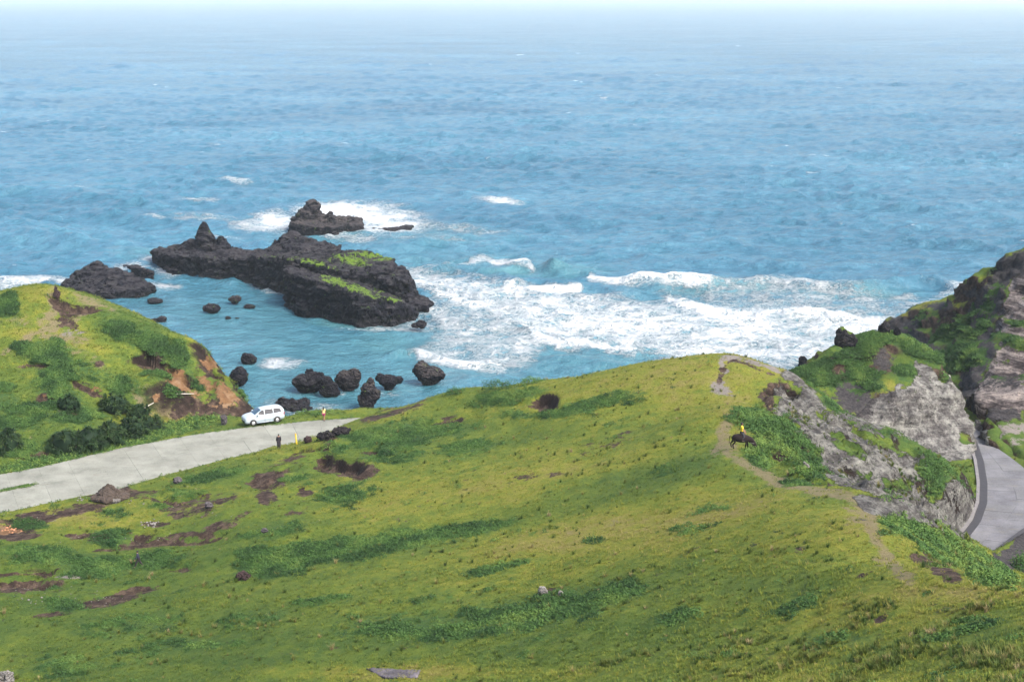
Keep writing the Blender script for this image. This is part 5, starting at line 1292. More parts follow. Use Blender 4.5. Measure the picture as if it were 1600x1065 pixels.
# ------------------------------------------------------------------ screw palm thicket
mat_strap = leaf_material('strap_leaves', [(0.0, (0.010, 0.026, 0.012)), (0.5, (0.024, 0.055, 0.018)), (1.0, (0.065, 0.10, 0.03))], 'GEOMETRY')
mat_trunk = plain('palm_stem', (0.10, 0.085, 0.065), 0.9, 0.3, 5)
def thicket(px, py, w, h, seed, label, cat='shrub', name='screw_palm_shrub', f=None, n=46, dep=0.8, group='screw palm bushes at the foot of the headland'):
    """a dome of strap-leaved rosettes on short forking stems"""
    r = random.Random(seed); c = on(px, py, f or both)
    s = math.hypot(c[1], CAMZ - c[2]) / F; W = w * s / 2; H = h * s
    root = empty(name, c); tag(root, label, cat, group)
    V, Fs, T = [], [], []; SV, SF = [], []
    for i in range(n):
        a = r.uniform(0, 6.283); e = math.acos(r.uniform(0.02, 1.0)); k = r.uniform(0.72, 1.0)
        q = Vector((W * math.sin(e) * math.cos(a) * k, W * dep * math.sin(e) * math.sin(a) * k + W * dep * 0.5, max(0.15, H * 0.82 * math.cos(e) * k)))
        out = Vector((math.cos(a) * math.sin(e), math.sin(a) * math.sin(e), math.cos(e) + 0.35)).normalized()
        ln = r.uniform(0.55, 0.9) * min(1.0, W * 0.5 + 0.25); tint = r.uniform(0.15, 0.75)
        for j in range(22):
            d = (out + Vector((r.gauss(0, 0.75), r.gauss(0, 0.75), r.gauss(0, 0.55)))).normalized()
            sd_ = d.cross(Vector((0, 0, 1)));
            if sd_.length < 0.1: sd_ = Vector((1, 0, 0))
            sd_ = sd_.normalized() * 0.05; L = ln * r.uniform(0.7, 1.2); b = len(V)
            p1 = q + d * L * 0.5 + Vector((0, 0, 0.05)); p2 = q + d * L + Vector((0, 0, -0.28 * L))
            V += [tuple(q - sd_), tuple(q + sd_), tuple(p1 + sd_), tuple(p1 - sd_), tuple(p2)]
            Fs += [(b, b + 1, b + 2, b + 3), (b + 3, b + 2, b + 4)]
            tt = min(1, max(0, tint + r.gauss(0, 0.12))); T += [tt] * 5
        if i % 6 == 0:
            b = len(SV); base = Vector((q.x * 0.45, W * dep * 0.5 + (q.y - W * dep * 0.5) * 0.45, -0.2)); n5 = 5
            for t_ in (0, 1):
                p = base.lerp(q, t_); rr = 0.09 - 0.03 * t_
                for m_ in range(n5): SV.append((p.x + rr * math.cos(m_ * 1.2566), p.y + rr * math.sin(m_ * 1.2566), p.z))
            SF += [(b + m_, b + (m_ + 1) % n5, b + n5 + (m_ + 1) % n5, b + n5 + m_) for m_ in range(n5)]
    # a dark leafy heart so no light shows through the middle
    cr = mesh_obj('crown', V, Fs, mat_strap, root, smooth_=False); attr(cr, 'tint', T)
    mesh_obj('stem', SV, SF, mat_trunk, root)
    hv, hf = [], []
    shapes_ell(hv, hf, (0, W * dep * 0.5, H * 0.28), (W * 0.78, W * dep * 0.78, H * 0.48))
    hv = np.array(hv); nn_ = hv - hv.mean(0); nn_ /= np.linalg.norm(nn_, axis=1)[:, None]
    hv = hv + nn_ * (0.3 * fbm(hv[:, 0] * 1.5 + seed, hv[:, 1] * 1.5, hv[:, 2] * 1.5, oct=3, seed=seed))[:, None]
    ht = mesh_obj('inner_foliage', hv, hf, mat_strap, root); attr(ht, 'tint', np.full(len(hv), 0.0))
    return root
def both(a, b):
    return np.maximum(hill_h(a, b)[0], left_h(a, b)[0])
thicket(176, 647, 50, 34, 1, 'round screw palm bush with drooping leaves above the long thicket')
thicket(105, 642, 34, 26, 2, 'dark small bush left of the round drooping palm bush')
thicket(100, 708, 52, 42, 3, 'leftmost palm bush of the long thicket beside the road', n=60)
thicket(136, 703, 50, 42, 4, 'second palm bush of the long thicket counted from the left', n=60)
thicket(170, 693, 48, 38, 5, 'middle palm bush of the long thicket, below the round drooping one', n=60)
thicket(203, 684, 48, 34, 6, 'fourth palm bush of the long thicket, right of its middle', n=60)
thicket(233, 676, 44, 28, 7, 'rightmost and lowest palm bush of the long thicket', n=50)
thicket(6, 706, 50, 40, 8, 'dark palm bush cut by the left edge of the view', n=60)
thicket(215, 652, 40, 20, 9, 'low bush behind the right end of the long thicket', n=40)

# shrubs on the broken bank
def leafy_shrub(px, py, w, h, seed, label, tintv=0.35, f=None, n=900, size=0.12, group=None):
    r = random.Random(seed); c = on(px, py, f or both); s = math.hypot(c[1], CAMZ - c[2]) / F; W = w * s / 2; H = h * s
    root = empty('leafy_shrub', c); tag(root, label, 'shrub', group)
    V, Fs, T = [], [], []
    for i in range(n):
        a = r.uniform(0, 6.283); e = math.acos(r.uniform(0, 1)); k = r.uniform(0.55, 1.0) * (1 + 0.18 * math.sin(3 * a + seed) + 0.12 * math.sin(7 * a + 2 * e))
        q = Vector((W * math.sin(e) * math.cos(a) * k, W * 0.7 * math.sin(e) * math.sin(a) * k, H * math.cos(e) * k))
        d = Vector((r.gauss(0, 1), r.gauss(0, 1), r.gauss(0, 0.7))).normalized(); sd_ = d.orthogonal().normalized(); u = size * r.uniform(0.6, 1.3)
        b = len(V); V += [tuple(q - d * u * 0.5), tuple(q + sd_ * u * 0.3), tuple(q + d * u * 0.5), tuple(q - sd_ * u * 0.3)]; Fs.append((b, b + 1, b + 2, b + 3))
        t = min(1, max(0, tintv + r.gauss(0, 0.15) + 0.2 * (q.z / H - 0.5))); T += [t] * 4
    cr = mesh_obj('foliage', V, Fs, mat_leafg, root, smooth_=False); attr(cr, 'tint', T)
    SV, SF = [], []
    for m_ in range(4):
        b = len(SV); dx, dy = r.uniform(-0.5, 0.5) * W, r.uniform(-0.3, 0.3) * W
        for t_, (x, y, z) in enumerate(((dx * 0.2, dy * 0.2, -0.2), (dx, dy, H * 0.7))):
            for i in range(4): SV.append((x + 0.03 * math.cos(i * 1.57), y + 0.03 * math.sin(i * 1.57), z))
        SF += [(b + i, b + (i + 1) % 4, b + 4 + (i + 1) % 4, b + 4 + i) for i in range(4)]
    mesh_obj('stem', SV, SF, mat_trunk, root)
    return root
mat_leafg = leaf_material('shrub_leaves', [(0.0, (0.012, 0.042, 0.014)), (0.5, (0.030, 0.085, 0.022)), (1.0, (0.08, 0.15, 0.03))], 'GEOMETRY')
leafy_shrub(604, 711, 30, 13, 21, 'rounded dark green shrub right of the slipped turf banks', 0.3)
leafy_shrub(538, 702, 16, 9, 22, 'small bright shrub between two slipped turf banks', 0.6)
leafy_shrub(1160, 656, 14, 8, 23, 'dry brownish bush just behind the head of the buffalo rider', 0.9)
leafy_shrub(175, 852, 16, 10, 24, 'low green shrub in the hollow above the walking child', 0.4)
leafy_shrub(782, 606, 66, 13, 26, 'low spreading shrub on the skyline where the turf meets the sea', 0.35, n=1500)
leafy_shrub(832, 598, 44, 9, 27, 'smaller bright shrub just right of the low spreading skyline shrub', 0.6)
leafy_shrub(712, 614, 40, 9, 28, 'flat shrub on the crest just left of the low spreading skyline shrub', 0.4)
leafy_shrub(1592, 890, 26, 30, 25, 'green shrub at the right edge beside the bend in the road', 0.5)

# ================================================================== CAR
def loft_sections(secs):
    n = len(secs[0]); V = [tuple(p) for s in secs for p in s]; Fs = []
    for i in range(len(secs) - 1):
        for j in range(n - 1):
            a = i * n + j; Fs.append((a, a + 1, a + n + 1, a + n))
    return V, Fs

mat_paint = NT('white_car_paint'); mat_paint.set(color=(0.36, 0.43, 0.47), rough=0.28, spec=0.5, coat=0.6); mat_paint = mat_paint.m
mat_glass = NT('tinted_glass'); mat_glass.set(color=(0.012, 0.014, 0.018), rough=0.06, spec=0.6); mat_glass = mat_glass.m
mat_wind = NT('windscreen_glass'); mat_wind.set(color=(0.03, 0.06, 0.08), rough=0.05, spec=0.8); mat_wind = mat_wind.m
mat_tyre = plain('tyre_rubber', (0.014, 0.014, 0.015), 0.85, 0.1)
mat_rim = NT('alloy_rim'); mat_rim.set(color=(0.50, 0.52, 0.54), rough=0.35, metal=0.6); mat_rim = mat_rim.m
mat_black = plain('black_trim', (0.02, 0.02, 0.022), 0.6, 0.1)
mat_lamp = NT('lamp_lens'); mat_lamp.set(color=(0.6, 0.64, 0.68), rough=0.12); mat_lamp = mat_lamp.m
mat_red_ = plain('tail_lamp_red', (0.30, 0.02, 0.02), 0.3, 0.1)

def build_car(loc, rz):
    """front towards -X; 4.55 long, 1.77 wide, 1.75 high"""
    root = empty('parked_car', loc, rz)
    tag(root, 'white minivan parked on the concrete road end, facing left', 'car')
    # side profile: x, bottom z, belt z, roof z, half width at belt, half width at roof
    xs = [-2.27, -2.22, -2.05, -1.75, -1.35, -1.12, -0.75, -0.35, 0.1, 0.6, 1.1, 1.55, 1.85, 2.05, 2.18, 2.27]
    zb = [0.42, 0.30, 0.26, 0.25, 0.25, 0.25, 0.25, 0.25, 0.25, 0.25, 0.25, 0.25, 0.27, 0.30, 0.34, 0.50]
    zs = [0.70, 0.80, 0.90, 0.98, 1.04, 1.07, 1.08, 1.09, 1.10, 1.11, 1.12, 1.13, 1.13, 1.12, 1.10, 1.00]
    zr = [0.72, 0.83, 0.94, 1.03, 1.10, 1.16, 1.44, 1.62, 1.70, 1.73, 1.735, 1.73, 1.69, 1.60, 1.42, 1.04]
    hw = [0.58, 0.74, 0.83, 0.87, 0.885, 0.885, 0.885, 0.885, 0.885, 0.885, 0.885, 0.88, 0.87, 0.85, 0.80, 0.66]
    hr = [0.50, 0.66, 0.74, 0.77, 0.76, 0.74, 0.69, 0.665, 0.66, 0.66, 0.66, 0.66, 0.65, 0.64, 0.66, 0.56]
    secs = []
    for x, b, s_, r_, w, q in zip(xs, zb, zs, zr, hw, hr):
        half = [(w * 0.80, b), (w * 0.97, b + 0.06), (w, b + (s_ - b) * 0.45), (w * 0.995, b + (s_ - b) * 0.8), (w * 0.965, s_), (w * 0.955, s_ + 0.02),
                (q + (w * 0.95 - q) * 0.12, r_ - 0.10 * min(1, (r_ - s_) * 2)), (q * 0.93, r_ - 0.02 * min(1, (r_ - s_) * 3)), (q * 0.5, r_ + 0.012), (0, r_ + 0.02)]
        ring = [(x, y, z) for y, z in half] + [(x, -y, z) for y, z in half[:-1][::-1]]
        secs.append(ring)
    V, Fs = loft_sections(secs)
    n = len(secs[0])
    for i in range(len(secs) - 1): Fs.append((i * n, (i + 1) * n, (i + 1) * n + n - 1, i * n + n - 1))
    Fs.append(tuple(range(n))); Fs.append(tuple(range((len(secs) - 1) * n, len(secs) * n))[::-1])
    # cut the wheel arches by dropping the faces inside them
    body = mesh_obj('body', V, Fs, mat_paint, root)
    bm = bmesh.new(); bm.from_mesh(body.data); bmesh.ops.recalc_face_normals(bm, faces=bm.faces[:]); bm.to_mesh(body.data); bm.free()
    # wheels and dark arches
    def cyl(cx, cy, cz, r, w, seg=28, r2=None):
        V, Fs = [], []
        prof = [(-w / 2, 0.0), (-w / 2, r * 0.90), (-w * 0.36, r), (w * 0.36, r), (w / 2, r * 0.90), (w / 2, 0.0)]
        for i in range(seg):
            a = i * 2 * math.pi / seg
            for y, q in prof: V.append((cx + q * math.cos(a), cy + y, cz + q * math.sin(a)))
        m_ = len(prof)
        for i in range(seg):
            j = (i + 1) % seg
            for k in range(m_ - 1): Fs.append((i * m_ + k, j * m_ + k, j * m_ + k + 1, i * m_ + k + 1))
        return V, Fs
    for wx in (-1.40, 1.32):
        for sy in (-1, 1):
            V, Fs = cyl(wx, sy * 0.80, 0.375, 0.385, 0.19); mesh_obj('wheel_arch', V, Fs, mat_black, root)
            V, Fs = cyl(wx, sy * 0.815, 0.315, 0.315, 0.20); ty = mesh_obj('wheel', V, Fs, mat_tyre, root)
            V, Fs = [], []
            for k in range(5):
                a = k * 1.2566
                for d_ in (-0.14, 0.14):
                    for q in (0.05, 0.20): V.append((wx + q * math.cos(a + d_ * (0.05 / q) ** 0.3), sy * 0.921, 0.315 + q * math.sin(a + d_ * (0.05 / q) ** 0.3)))
                b = 4 * k; Fs.append((b, b + 1, b + 3, b + 2))
            r1, f1 = cyl(wx, sy * 0.826, 0.315, 0.205, 0.185); b = len(V); V += r1; Fs += [tuple(i + b for i in f) for f in f1]
            mesh_obj('rim', V, Fs, mat_rim, ty)
    def side_y(x, z):
        w = np.interp(x, xs, hw); q = np.interp(x, xs, hr); s_ = np.interp(x, xs, zs); r_ = np.interp(x, xs, zr)
        t = np.clip((z - s_ - 0.02) / max(r_ - 0.10 - s_ - 0.02, 0.05), 0, 1)
        return w * 0.955 + (q + (w * 0.95 - q) * 0.12 - w * 0.955) * t
    def side_panel(name, poly, mat, off=0.012, th=0.012):
        for sy in (-1, 1):
            V = [(x, sy * (side_y(x, z) + off), z) for x, z in poly] + [(x, sy * (side_y(x, z) - th), z) for x, z in poly]
            k = len(poly); Fs = [tuple(range(k)), tuple(range(k, 2 * k))[::-1]] + [(i, k + i, k + (i + 1) % k, (i + 1) % k) for i in range(k)]
            if sy > 0: Fs = [tuple(reversed(f)) for f in Fs]
            mesh_obj(name, V, Fs, mat, root, smooth_=False)
    side_panel('window', [(-1.02, 1.11), (-0.11, 1.12), (-0.11, 1.615), (-0.34, 1.585), (-0.64, 1.42)], mat_glass)
    side_panel('window', [(-0.04, 1.12), (0.90, 1.14), (0.90, 1.635), (-0.04, 1.62)], mat_glass)
    side_panel('window', [(0.96, 1.14), (1.90, 1.17), (1.72, 1.57), (1.52, 1.62), (0.96, 1.635)], mat_glass)
    def quad_x(name, pts, mat, th=0.02, sm=False):
        V = list(pts) + [(x + 0.02, y, z - th) for x, y, z in pts]; k = len(pts)
        Fs = [tuple(range(k)), tuple(range(k, 2 * k))[::-1]] + [(i, k + i, k + (i + 1) % k, (i + 1) % k) for i in range(k)]
        return mesh_obj(name, V, Fs, mat, root, smooth_=sm)
    V = []; Fw = []
    for i_, x_ in enumerate((-1.13, -1.0, -0.87, -0.75, -0.62, -0.50, -0.40)):
        z_ = float(np.interp(x_, xs, zr)); q_ = float(np.interp(x_, xs, hr)) * 0.93
        for t_ in (-1, -0.5, 0, 0.5, 1): V.append((x_ - 0.012, q_ * t_ * 1.02, z_ + 0.032 - 0.030 * abs(t_)))
    for i_ in range(6):
        for j_ in range(4): a_ = i_ * 5 + j_; Fw.append((a_, a_ + 5, a_ + 6, a_ + 1))
    mesh_obj('windscreen', V, Fw, mat_wind, root)
    quad_x('rear_window', [(2.262, -0.52, 1.12), (2.262, 0.52, 1.12), (2.14, 0.50, 1.53), (2.14, -0.50, 1.53)], mat_glass, 0.0)
    for sy in (-1, 1):
        quad_x('headlight', [(-2.225, sy * 0.50, 0.74), (-2.06, sy * 0.80, 0.76), (-1.86, sy * 0.862, 0.93), (-2.10, sy * 0.60, 0.925)], mat_lamp)
        quad_x('tail_light', [(2.24, sy * 0.70, 0.80), (2.10, sy * 0.862, 0.80), (2.09, sy * 0.862, 1.10), (2.22, sy * 0.72, 1.10)], mat_red_)
        V = []; cy = sy * 0.98
        for x in (-0.98, -0.80):
            for y in (cy - 0.09, cy + 0.09):
                for z in (1.12, 1.27): V.append((x, y, z))
        mesh_obj('wing_mirror', V, [(0, 1, 3, 2), (4, 6, 7, 5), (0, 4, 5, 1), (2, 3, 7, 6), (0, 2, 6, 4), (1, 5, 7, 3)], mat_paint, root)
        for hx in (-0.22, 0.72):
            V = [(hx + a, sy * (0.895 + b), 0.99 + c) for a in (0, 0.2) for b in (-0.02, 0.02) for c in (0, 0.035)]
            mesh_obj('door_handle', V, [(0, 1, 3, 2), (4, 6, 7, 5), (0, 4, 5, 1), (2, 3, 7, 6), (0, 2, 6, 4), (1, 5, 7, 3)], mat_rim, root)
        V = [(a, sy * (0.885 + b), 0.25 + c) for a in (-0.98, 0.92) for b in (-0.03, 0.035) for c in (0, 0.07)]
        mesh_obj('side_step', V, [(0, 1, 3, 2), (4, 6, 7, 5), (0, 4, 5, 1), (2, 3, 7, 6), (0, 2, 6, 4), (1, 5, 7, 3)], mat_paint, root)
        for lx in (-0.08, 0.92):
            V = [(lx + a, sy * (0.888 + b), 0.36 + c) for a in (0, 0.014) for b in (-0.02, 0.003) for c in (0, 0.74)]
            mesh_obj('door_seam', V, [(0, 1, 3, 2), (4, 6, 7, 5), (0, 4, 5, 1), (2, 3, 7, 6), (0, 2, 6, 4), (1, 5, 7, 3)], mat_black, root)
    quad_x('grille', [(-2.275, -0.40, 0.70), (-2.275, 0.40, 0.70), (-2.215, 0.42, 0.84), (-2.215, -0.42, 0.84)], mat_black, 0.0)
    quad_x('air_intake', [(-2.285, -0.50, 0.38), (-2.285, 0.50, 0.38), (-2.28, 0.50, 0.54), (-2.28, -0.50, 0.54)], mat_black, 0.0)
    quad_x('number_plate', [(-2.295, -0.22, 0.56), (-2.295, 0.22, 0.56), (-2.29, 0.22, 0.66), (-2.29, -0.22, 0.66)], mat_lamp, 0.0)
    V = [(a, b, 0.12 + c) for a in (-1.9, 1.9) for b in (-0.7, 0.7) for c in (0, 0.2)]
    mesh_obj('underbody', V, [(0, 1, 3, 2), (4, 6, 7, 5), (0, 4, 5, 1), (2, 3, 7, 6), (0, 2, 6, 4), (1, 5, 7, 3)], mat_black, root)
    return root
wr = PZ(434, 659.5, ROADZ + 0.01); wf = PZ(396, 665.0, ROADZ + 0.01)
dv = np.array(wf - wr); ang = math.atan2(-dv[1], -dv[0])
ctr = (wr + wf) / 2
# wheel contact points lie on the near side; shift to the middle of the car
nx, ny = -math.sin(ang), math.cos(ang)
sgn = 1 if ny > 0 else -1
build_car((ctr[0] + sgn * nx * 0.82, ctr[1] + sgn * ny * 0.82, ROADZ + 0.012), ang)

# ================================================================== PEOPLE AND THE BUFFALO
def skin(name, joints, bones, mat, parent, sub=2, root=0):
    me = bpy.data.meshes.new(name)
    me.from_pydata([j[:3] for j in joints], bones, []); me.update()
    o = bpy.data.objects.new(name, me); COL.objects.link(o)
    m = o.modifiers.new('skin', 'SKIN'); m.use_smooth_shade = True; m.branch_smoothing = 0.3
    for i, j in enumerate(joints):
        r = j[3] if isinstance(j[3], tuple) else (j[3], j[3])
        o.data.skin_vertices[0].data[i].radius = r
        o.data.skin_vertices[0].data[i].use_root = (i == root)
    s = o.modifiers.new('sub', 'SUBSURF'); s.levels = sub; s.render_levels = sub
    e = evaluated(o)
    n = len(e.vertices)
    bpy.data.objects.remove(o); bpy.data.meshes.remove(me)
    e.name = name; e.materials.clear(); e.materials.append(mat)
    e.polygons.foreach_set('use_smooth', np.ones(len(e.polygons), bool))
    q = bpy.data.objects.new(name, e); COL.objects.link(q); q.parent = parent
    return q

mat_skin = plain('skin', (0.24, 0.13, 0.085), 0.6, 0.05)
mat_hair = plain('black_hair', (0.012, 0.010, 0.010), 0.5, 0.2)
mat_eye = plain('eye', (0.02, 0.015, 0.012), 0.2, 0.0)

def person(loc, rz, H, label, legs='walk', stride=0.16, arms=((0.05, 0.02), (-0.05, 0.02)), top=None, bottom=None, coat=None, hair='short', sleeve=0.5, trouser=1.0, seated=False, lean=0.0, hat=None):
    """a figure facing -Y before turning; H is the standing height; arms = forward swing of (left, right) hand"""
    k = H / 1.70
    root = empty('person', loc, rz); tag(root, label, 'person')
    S = lambda x, y, z, r: (x * k, y * k, z * k, r * k if not isinstance(r, tuple) else (r[0] * k, r[1] * k))
    hz = 0.90
    def Lp(s_, sg):        # hip, knee, ankle, toe
        if seated: return [(s_ * 0.10, 0.0, hz), (s_ * 0.27, -0.20, hz - 0.24), (s_ * 0.33, -0.06, hz - 0.62), (s_ * 0.34, -0.20, hz - 0.68)]
        y = -sg * stride
        return [(s_ * 0.09, 0.0, hz), (s_ * 0.10, y * 0.6 - 0.03, 0.49), (s_ * 0.10, y * 1.25 + 0.02, 0.09), (s_ * 0.11, y * 1.25 - 0.13, 0.035)]
    LL, RL = Lp(1, 1), Lp(-1, -1)
    ly = -lean
    def Ap(s_, sw):
        return [(s_ * 0.175, ly, 1.40), (s_ * 0.225, ly - sw * 0.4, 1.15), (s_ * 0.235, ly - sw - 0.04, 0.90)]
    LA, RA = Ap(1, arms[0][0]), Ap(-1, arms[1][0])
    J = [S(0, 0, 0.93, (0.135, 0.10)), S(0, ly * 0.4, 1.10, (0.115, 0.085)), S(0, ly * 0.8, 1.30, (0.145, 0.095)), S(0, ly, 1.42, (0.09, 0.07)), S(0, ly, 1.49, 0.05),
         S(0, ly - 0.012, 1.56, (0.068, 0.085)), S(0, ly, 1.64, (0.072, 0.088)), S(0, ly, 1.69, (0.04, 0.05))]
    B = [(0, 1), (1, 2), (2, 3), (3, 4), (4, 5), (5, 6), (6, 7)]
    for A in (LA, RA):
        b = len(J); J += [S(*A[0], 0.055), S(*A[1], 0.042), S(*A[2], 0.030), S(A[2][0], A[2][1] - 0.02, A[2][2] - 0.055, (0.034, 0.022))]
        B += [(3, b), (b, b + 1), (b + 1, b + 2), (b + 2, b + 3)]
        hb = b + 3
        for f_ in range(4):
            dx = (f_ - 1.5) * 0.018
            c = len(J); ln = (0.05, 0.062, 0.058, 0.045)[f_]
            J += [S(A[2][0] + dx * 0.4, A[2][1] - 0.03 + dx, A[2][2] - 0.10, 0.009), S(A[2][0] + dx * 0.4, A[2][1] - 0.045 + dx, A[2][2] - 0.10 - ln, 0.007)]
            B += [(hb, c), (c, c + 1)]
        c = len(J); J += [S(A[2][0] * 0.93, A[2][1] - 0.06, A[2][2] - 0.07, 0.010), S(A[2][0] * 0.92, A[2][1] - 0.075, A[2][2] - 0.105, 0.008)]
        B += [(hb, c), (c, c + 1)]
    for Lg in (LL, RL):
        b = len(J); J += [S(*Lg[0], 0.085), S(*Lg[1], 0.058), S(*Lg[2], 0.038), S(*Lg[3], (0.045, 0.028))]
        B += [(0, b), (b, b + 1), (b + 1, b + 2), (b + 2, b + 3)]
    body = skin('body', J, B, mat_skin, root)
    # face: nose, mouth, eyes, ears
    for nm, cx, cy, cz, r3, mt in (('nose', 0, ly - 0.098, 1.575, (0.012, 0.018, 0.020), mat_skin), ('ear', 0.074, ly, 1.585, (0.010, 0.018, 0.028), mat_skin), ('ear', -0.074, ly, 1.585, (0.010, 0.018, 0.028), mat_skin),
            ('eye', 0.030, ly - 0.09, 1.602, (0.011, 0.006, 0.006), mat_eye), ('eye', -0.030, ly - 0.09, 1.602, (0.011, 0.006, 0.006), mat_eye), ('mouth', 0, ly - 0.09, 1.535, (0.022, 0.006, 0.005), mat_eye)):
        fv, ff = [], []
        shapes_ell(fv, ff, (cx * k, cy * k, cz * k), tuple(q * k for q in r3)); mesh_obj(nm, fv, ff, mt, root)
    # hair
    hv, hf = [], []
    shapes_ell(hv, hf, (0, (ly + 0.022) * k, 1.615 * k), (0.094 * k, 0.104 * k, 0.112 * k))
    if hair == 'long':
        shapes_ell(hv, hf, (0, (ly + 0.085) * k, 1.47 * k), (0.085 * k, 0.045 * k, 0.20 * k))
    v = np.array(hv); v[:, 2] = np.where((v[:, 1] < (ly - 0.03) * k) & (v[:, 2] < 1.615 * k), 1.615 * k, v[:, 2])
    v = v + 0.006 * k * fbm(v[:, 0] * 40, v[:, 1] * 40, v[:, 2] * 12, oct=2, seed=5)[:, None]
    mesh_obj('hair', v, hf, mat_hair, root)
    e = 0.014
    if top:
        J = [S(0, 0, 0.88, (0.170, 0.135)), S(0, ly * 0.4, 1.10, (0.160, 0.125)), S(0, ly * 0.8, 1.30, (0.178, 0.128)), S(0, ly, 1.42, (0.11, 0.085)), S(0, ly, 1.465, (0.062, 0.062))]
        B = [(0, 1), (1, 2), (2, 3), (3, 4)]
        for A in (LA, RA):
            b = len(J); m_ = [A[0][i] + (A[1][i] - A[0][i]) * min(1, sleeve * 1.6) for i in range(3)]
            J += [S(*A[0], 0.070), S(*m_, 0.060)]; B += [(3, b), (b, b + 1)]
            if sleeve > 0.6:
                J.append(S(A[2][0], A[2][1], A[2][2] + 0.02, 0.044)); B.append((b + 1, b + 2))
        skin('shirt', J, B, top, root)
    if bottom:
        J = [S(0, 0, 0.95, (0.142, 0.108)), ]; B = []
        for Lg in (LL, RL):
            b = len(J); kn = Lg[1]; an = Lg[2]
            if trouser < 0.6:
                m_ = [Lg[0][i] + (kn[i] - Lg[0][i]) * trouser * 1.6 for i in range(3)]
                J += [S(*Lg[0], 0.10), S(*m_, 0.088)]; B += [(0, b), (b, b + 1)]
            else:
                J += [S(*Lg[0], 0.115), S(*kn, 0.092), S(an[0], an[1], an[2] + 0.03, 0.072)]; B += [(0, b), (b, b + 1), (b + 1, b + 2)]
        skin('shorts' if trouser < 0.6 else 'trousers', J, B, bottom, root)
    if coat:
        J = [S(0, 0.01, 0.28, (0.25, 0.20)), S(0, 0.01, 0.60, (0.235, 0.18)), S(0, 0, 0.92, (0.215, 0.155)), S(0, ly * 0.8, 1.20, (0.21, 0.135)), S(0, ly, 1.40, (0.17, 0.105)), S(0, ly, 1.48, (0.075, 0.07))]
        B = [(0, 1), (1, 2), (2, 3), (3, 4), (4, 5)]
        for A in (LA, RA):
            b = len(J); J += [S(*A[0], 0.075), S(*A[1], 0.070), S(A[2][0], A[2][1], A[2][2] + 0.03, 0.058)]; B += [(4, b), (b, b + 1), (b + 1, b + 2)]
        skin('cloak', J, B, coat, root)
    for Lg in (LL, RL):
        fv, ff = [], []
        shapes_ell(fv, ff, (Lg[3][0] * k, (Lg[3][1] + 0.05) * k, (Lg[3][2] + 0.005) * k), (0.048 * k, 0.12 * k, 0.042 * k))
        mesh_obj('shoe', fv, ff, mat_black, root)
    return root

mat_yel = plain('yellow_cotton', (0.78, 0.62, 0.02), 0.8, 0.08)
mat_pyel = plain('pale_yellow_cotton', (0.70, 0.60, 0.22), 0.8, 0.08)
mat_pink = plain('magenta_cloth', (0.35, 0.055, 0.14), 0.8, 0.15)
mat_cloak = plain('black_cloak', (0.010, 0.008, 0.013), 0.9, 0.3)
mat_gblue = plain('grey_blue_cotton', (0.016, 0.018, 0.040), 0.85, 0.2)
mat_brt = plain('brown_trousers', (0.014, 0.010, 0.012), 0.85, 0.3)
mat_dk = plain('dark_trousers', (0.02, 0.02, 0.026), 0.85, 0.2)

p1 = PZ(506, 657.0, ROADZ + 0.012)
person(p1, math.radians(170), 1.58, 'woman in a pale yellow top and magenta shorts standing at the road end', top=mat_pyel, bottom=mat_pink, trouser=0.5, hair='long', stride=0.09, sleeve=0.4)
p2 = on(436, 701)
person(p2, math.radians(195), 1.58, 'person in a long black cloak standing at the near road edge', coat=mat_cloak, bottom=mat_dk, stride=0.02, arms=((0.02, 0), (0.02, 0)))
p3 = on(217, 886)
person(p3, math.radians(-75), 1.46, 'child in a grey blue shirt striding over the turf in the lower left', top=mat_gblue, bottom=mat_brt, stride=0.30, arms=((0.22, 0), (-0.2, 0)), sleeve=0.9, lean=0.05)

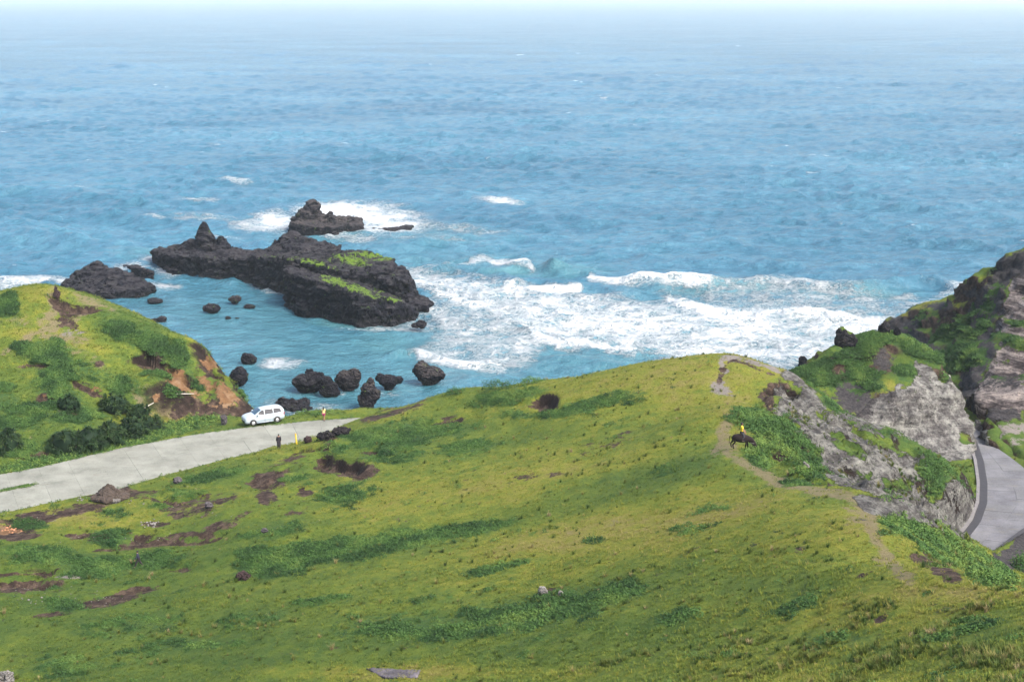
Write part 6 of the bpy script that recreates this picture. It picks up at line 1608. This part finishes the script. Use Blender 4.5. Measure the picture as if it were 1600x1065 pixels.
mat_hide = plain('buffalo_hide', (0.014, 0.010, 0.0105), 0.9, 0.4, 3, spec=0.15)
mat_horn = plain('horn', (0.06, 0.055, 0.05), 0.5, 0.2)
def buffalo(loc, rz):
    """faces +X, 1.25 m at the back"""
    root = empty('water_buffalo', loc, rz); tag(root, 'dark brown water buffalo grazing on the ridge path with its head down', 'buffalo')
    J = [(-0.52, 0, 0.95, (0.32, 0.34)), (-0.15, 0, 0.86, (0.42, 0.42)), (0.25, 0, 0.86, (0.40, 0.41)), (0.50, 0, 0.92, (0.32, 0.38)), (0.74, 0, 0.78, (0.23, 0.30)), (0.93, 0, 0.56, (0.14, 0.19)),
         (1.04, 0, 0.40, (0.14, 0.15)), (1.14, 0, 0.20, (0.10, 0.11)), (1.17, 0, 0.10, (0.075, 0.065)), (-0.74, 0, 0.98, (0.16, 0.20))]
    B = [(0, 1), (1, 2), (2, 3), (3, 4), (4, 5), (5, 6), (6, 7), (7, 8), (0, 9)]
    for x0, sy, dx in ((-0.60, 1, -0.10), (-0.60, -1, 0.06)):      # hind: stifle forward, hock back
        b = len(J); J += [(x0, sy * 0.17, 0.82, (0.15, 0.12)), (x0 + 0.10 + dx, sy * 0.18, 0.60, 0.095), (x0 - 0.10 + dx, sy * 0.18, 0.38, 0.058), (x0 - 0.05 + dx, sy * 0.18, 0.10, 0.046), (x0 + 0.0 + dx, sy * 0.18, 0.035, 0.060)]
        B += [(0, b), (b, b + 1), (b + 1, b + 2), (b + 2, b + 3), (b + 3, b + 4)]
    for x0, sy, dx in ((0.42, 1, 0.10), (0.42, -1, -0.08)):
        b = len(J); J += [(x0, sy * 0.16, 0.74, (0.11, 0.11)), (x0 + dx * 0.4, sy * 0.17, 0.52, 0.075), (x0 + dx, sy * 0.17, 0.33, 0.056), (x0 + dx, sy * 0.17, 0.10, 0.042), (x0 + dx + 0.02, sy * 0.17, 0.035, 0.058)]
        B += [(3, b), (b, b + 1), (b + 1, b + 2), (b + 2, b + 3), (b + 3, b + 4)]
    skin('body', J, B, mat_hide, root)
    skin('tail', [(-0.86, 0, 1.05, 0.030), (-0.92, 0.01, 0.85, 0.022), (-0.92, 0.02, 0.60, 0.018), (-0.91, 0.02, 0.45, 0.032), (-0.91, 0.02, 0.36, 0.008)], [(0, 1), (1, 2), (2, 3), (3, 4)], mat_hide, root, 1)
    for sy in (1, -1):
        skin('horn', [(0.98, sy * 0.08, 0.50, 0.040), (0.93, sy * 0.24, 0.55, 0.032), (0.80, sy * 0.36, 0.60, 0.022), (0.66, sy * 0.36, 0.68, 0.006)], [(0, 1), (1, 2), (2, 3)], mat_horn, root, 1)
        skin('ear', [(0.96, sy * 0.10, 0.44, 0.030), (0.92, sy * 0.20, 0.40, 0.036), (0.90, sy * 0.27, 0.36, 0.010)], [(0, 1), (1, 2)], mat_hide, root, 1)
    return root
pb = on(1158, 701)
buffalo((pb[0], pb[1] + 0.1, pb[2] - 0.02), math.radians(-8))
# the rider: hips on the back, a leg down each flank
seat = 1.27
person((pb[0] + 0.02, pb[1] + 0.12, pb[2] + seat - 0.84 * (1.62 / 1.70) ), math.radians(82), 1.62, 'rider in a bright yellow shirt on the back of the grazing buffalo', top=mat_yel, bottom=mat_dk, seated=True, arms=((0.25, 0), (0.25, 0)), sleeve=0.5)

# yellow marker post
pp = on(463.5, 694)
post = empty('marker_post', pp); tag(post, 'slim yellow marker post leaning slightly at the near road edge', 'post')
def taper(n, r0, r1, z0, z1, mat, name, parent):
    V = [(r * math.cos(i * 6.2832 / n), r * math.sin(i * 6.2832 / n), z) for r, z in ((r0, z0), (r1, z1)) for i in range(n)]
    Fs = [(i, (i + 1) % n, n + (i + 1) % n, n + i) for i in range(n)] + [tuple(range(n))[::-1], tuple(range(n, 2 * n))]
    return mesh_obj(name, V, Fs, mat, parent, smooth_=False)
mat_post = plain('post_yellow', (0.62, 0.42, 0.03), 0.6, 0.2)
taper(10, 0.085, 0.075, -0.3, 1.12, mat_post, 'shaft', post)
taper(10, 0.095, 0.07, 1.12, 1.18, plain('post_cap', (0.45, 0.28, 0.03), 0.6, 0.2), 'cap', post)
post.rotation_euler = (0, math.radians(-4), 0)

# ================================================================== AIR
HAZE = 0.00012
hz_ = NT('haze_air'); hz_.t.nodes.remove(hz_.b)
pv = hz_.n('ShaderNodeVolumePrincipled'); pv.inputs['Color'].default_value = (0.84, 0.94, 0.96, 1); pv.inputs['Density'].default_value = HAZE
pv.inputs['Anisotropy'].default_value = 0.2
hz_.t.links.new(pv.outputs[0], hz_.out.inputs['Volume'])
bx = (-32000, 32000, -120, 31500, -4.5, 62)
V = [(x, y, z) for x in bx[:2] for y in bx[2:4] for z in bx[4:]]
hb = mesh_obj('haze', V, [(0, 1, 3, 2), (4, 6, 7, 5), (0, 4, 5, 1), (2, 3, 7, 6), (0, 2, 6, 4), (1, 5, 7, 3)], hz_.m, smooth_=False)
hb['kind'] = 'stuff'
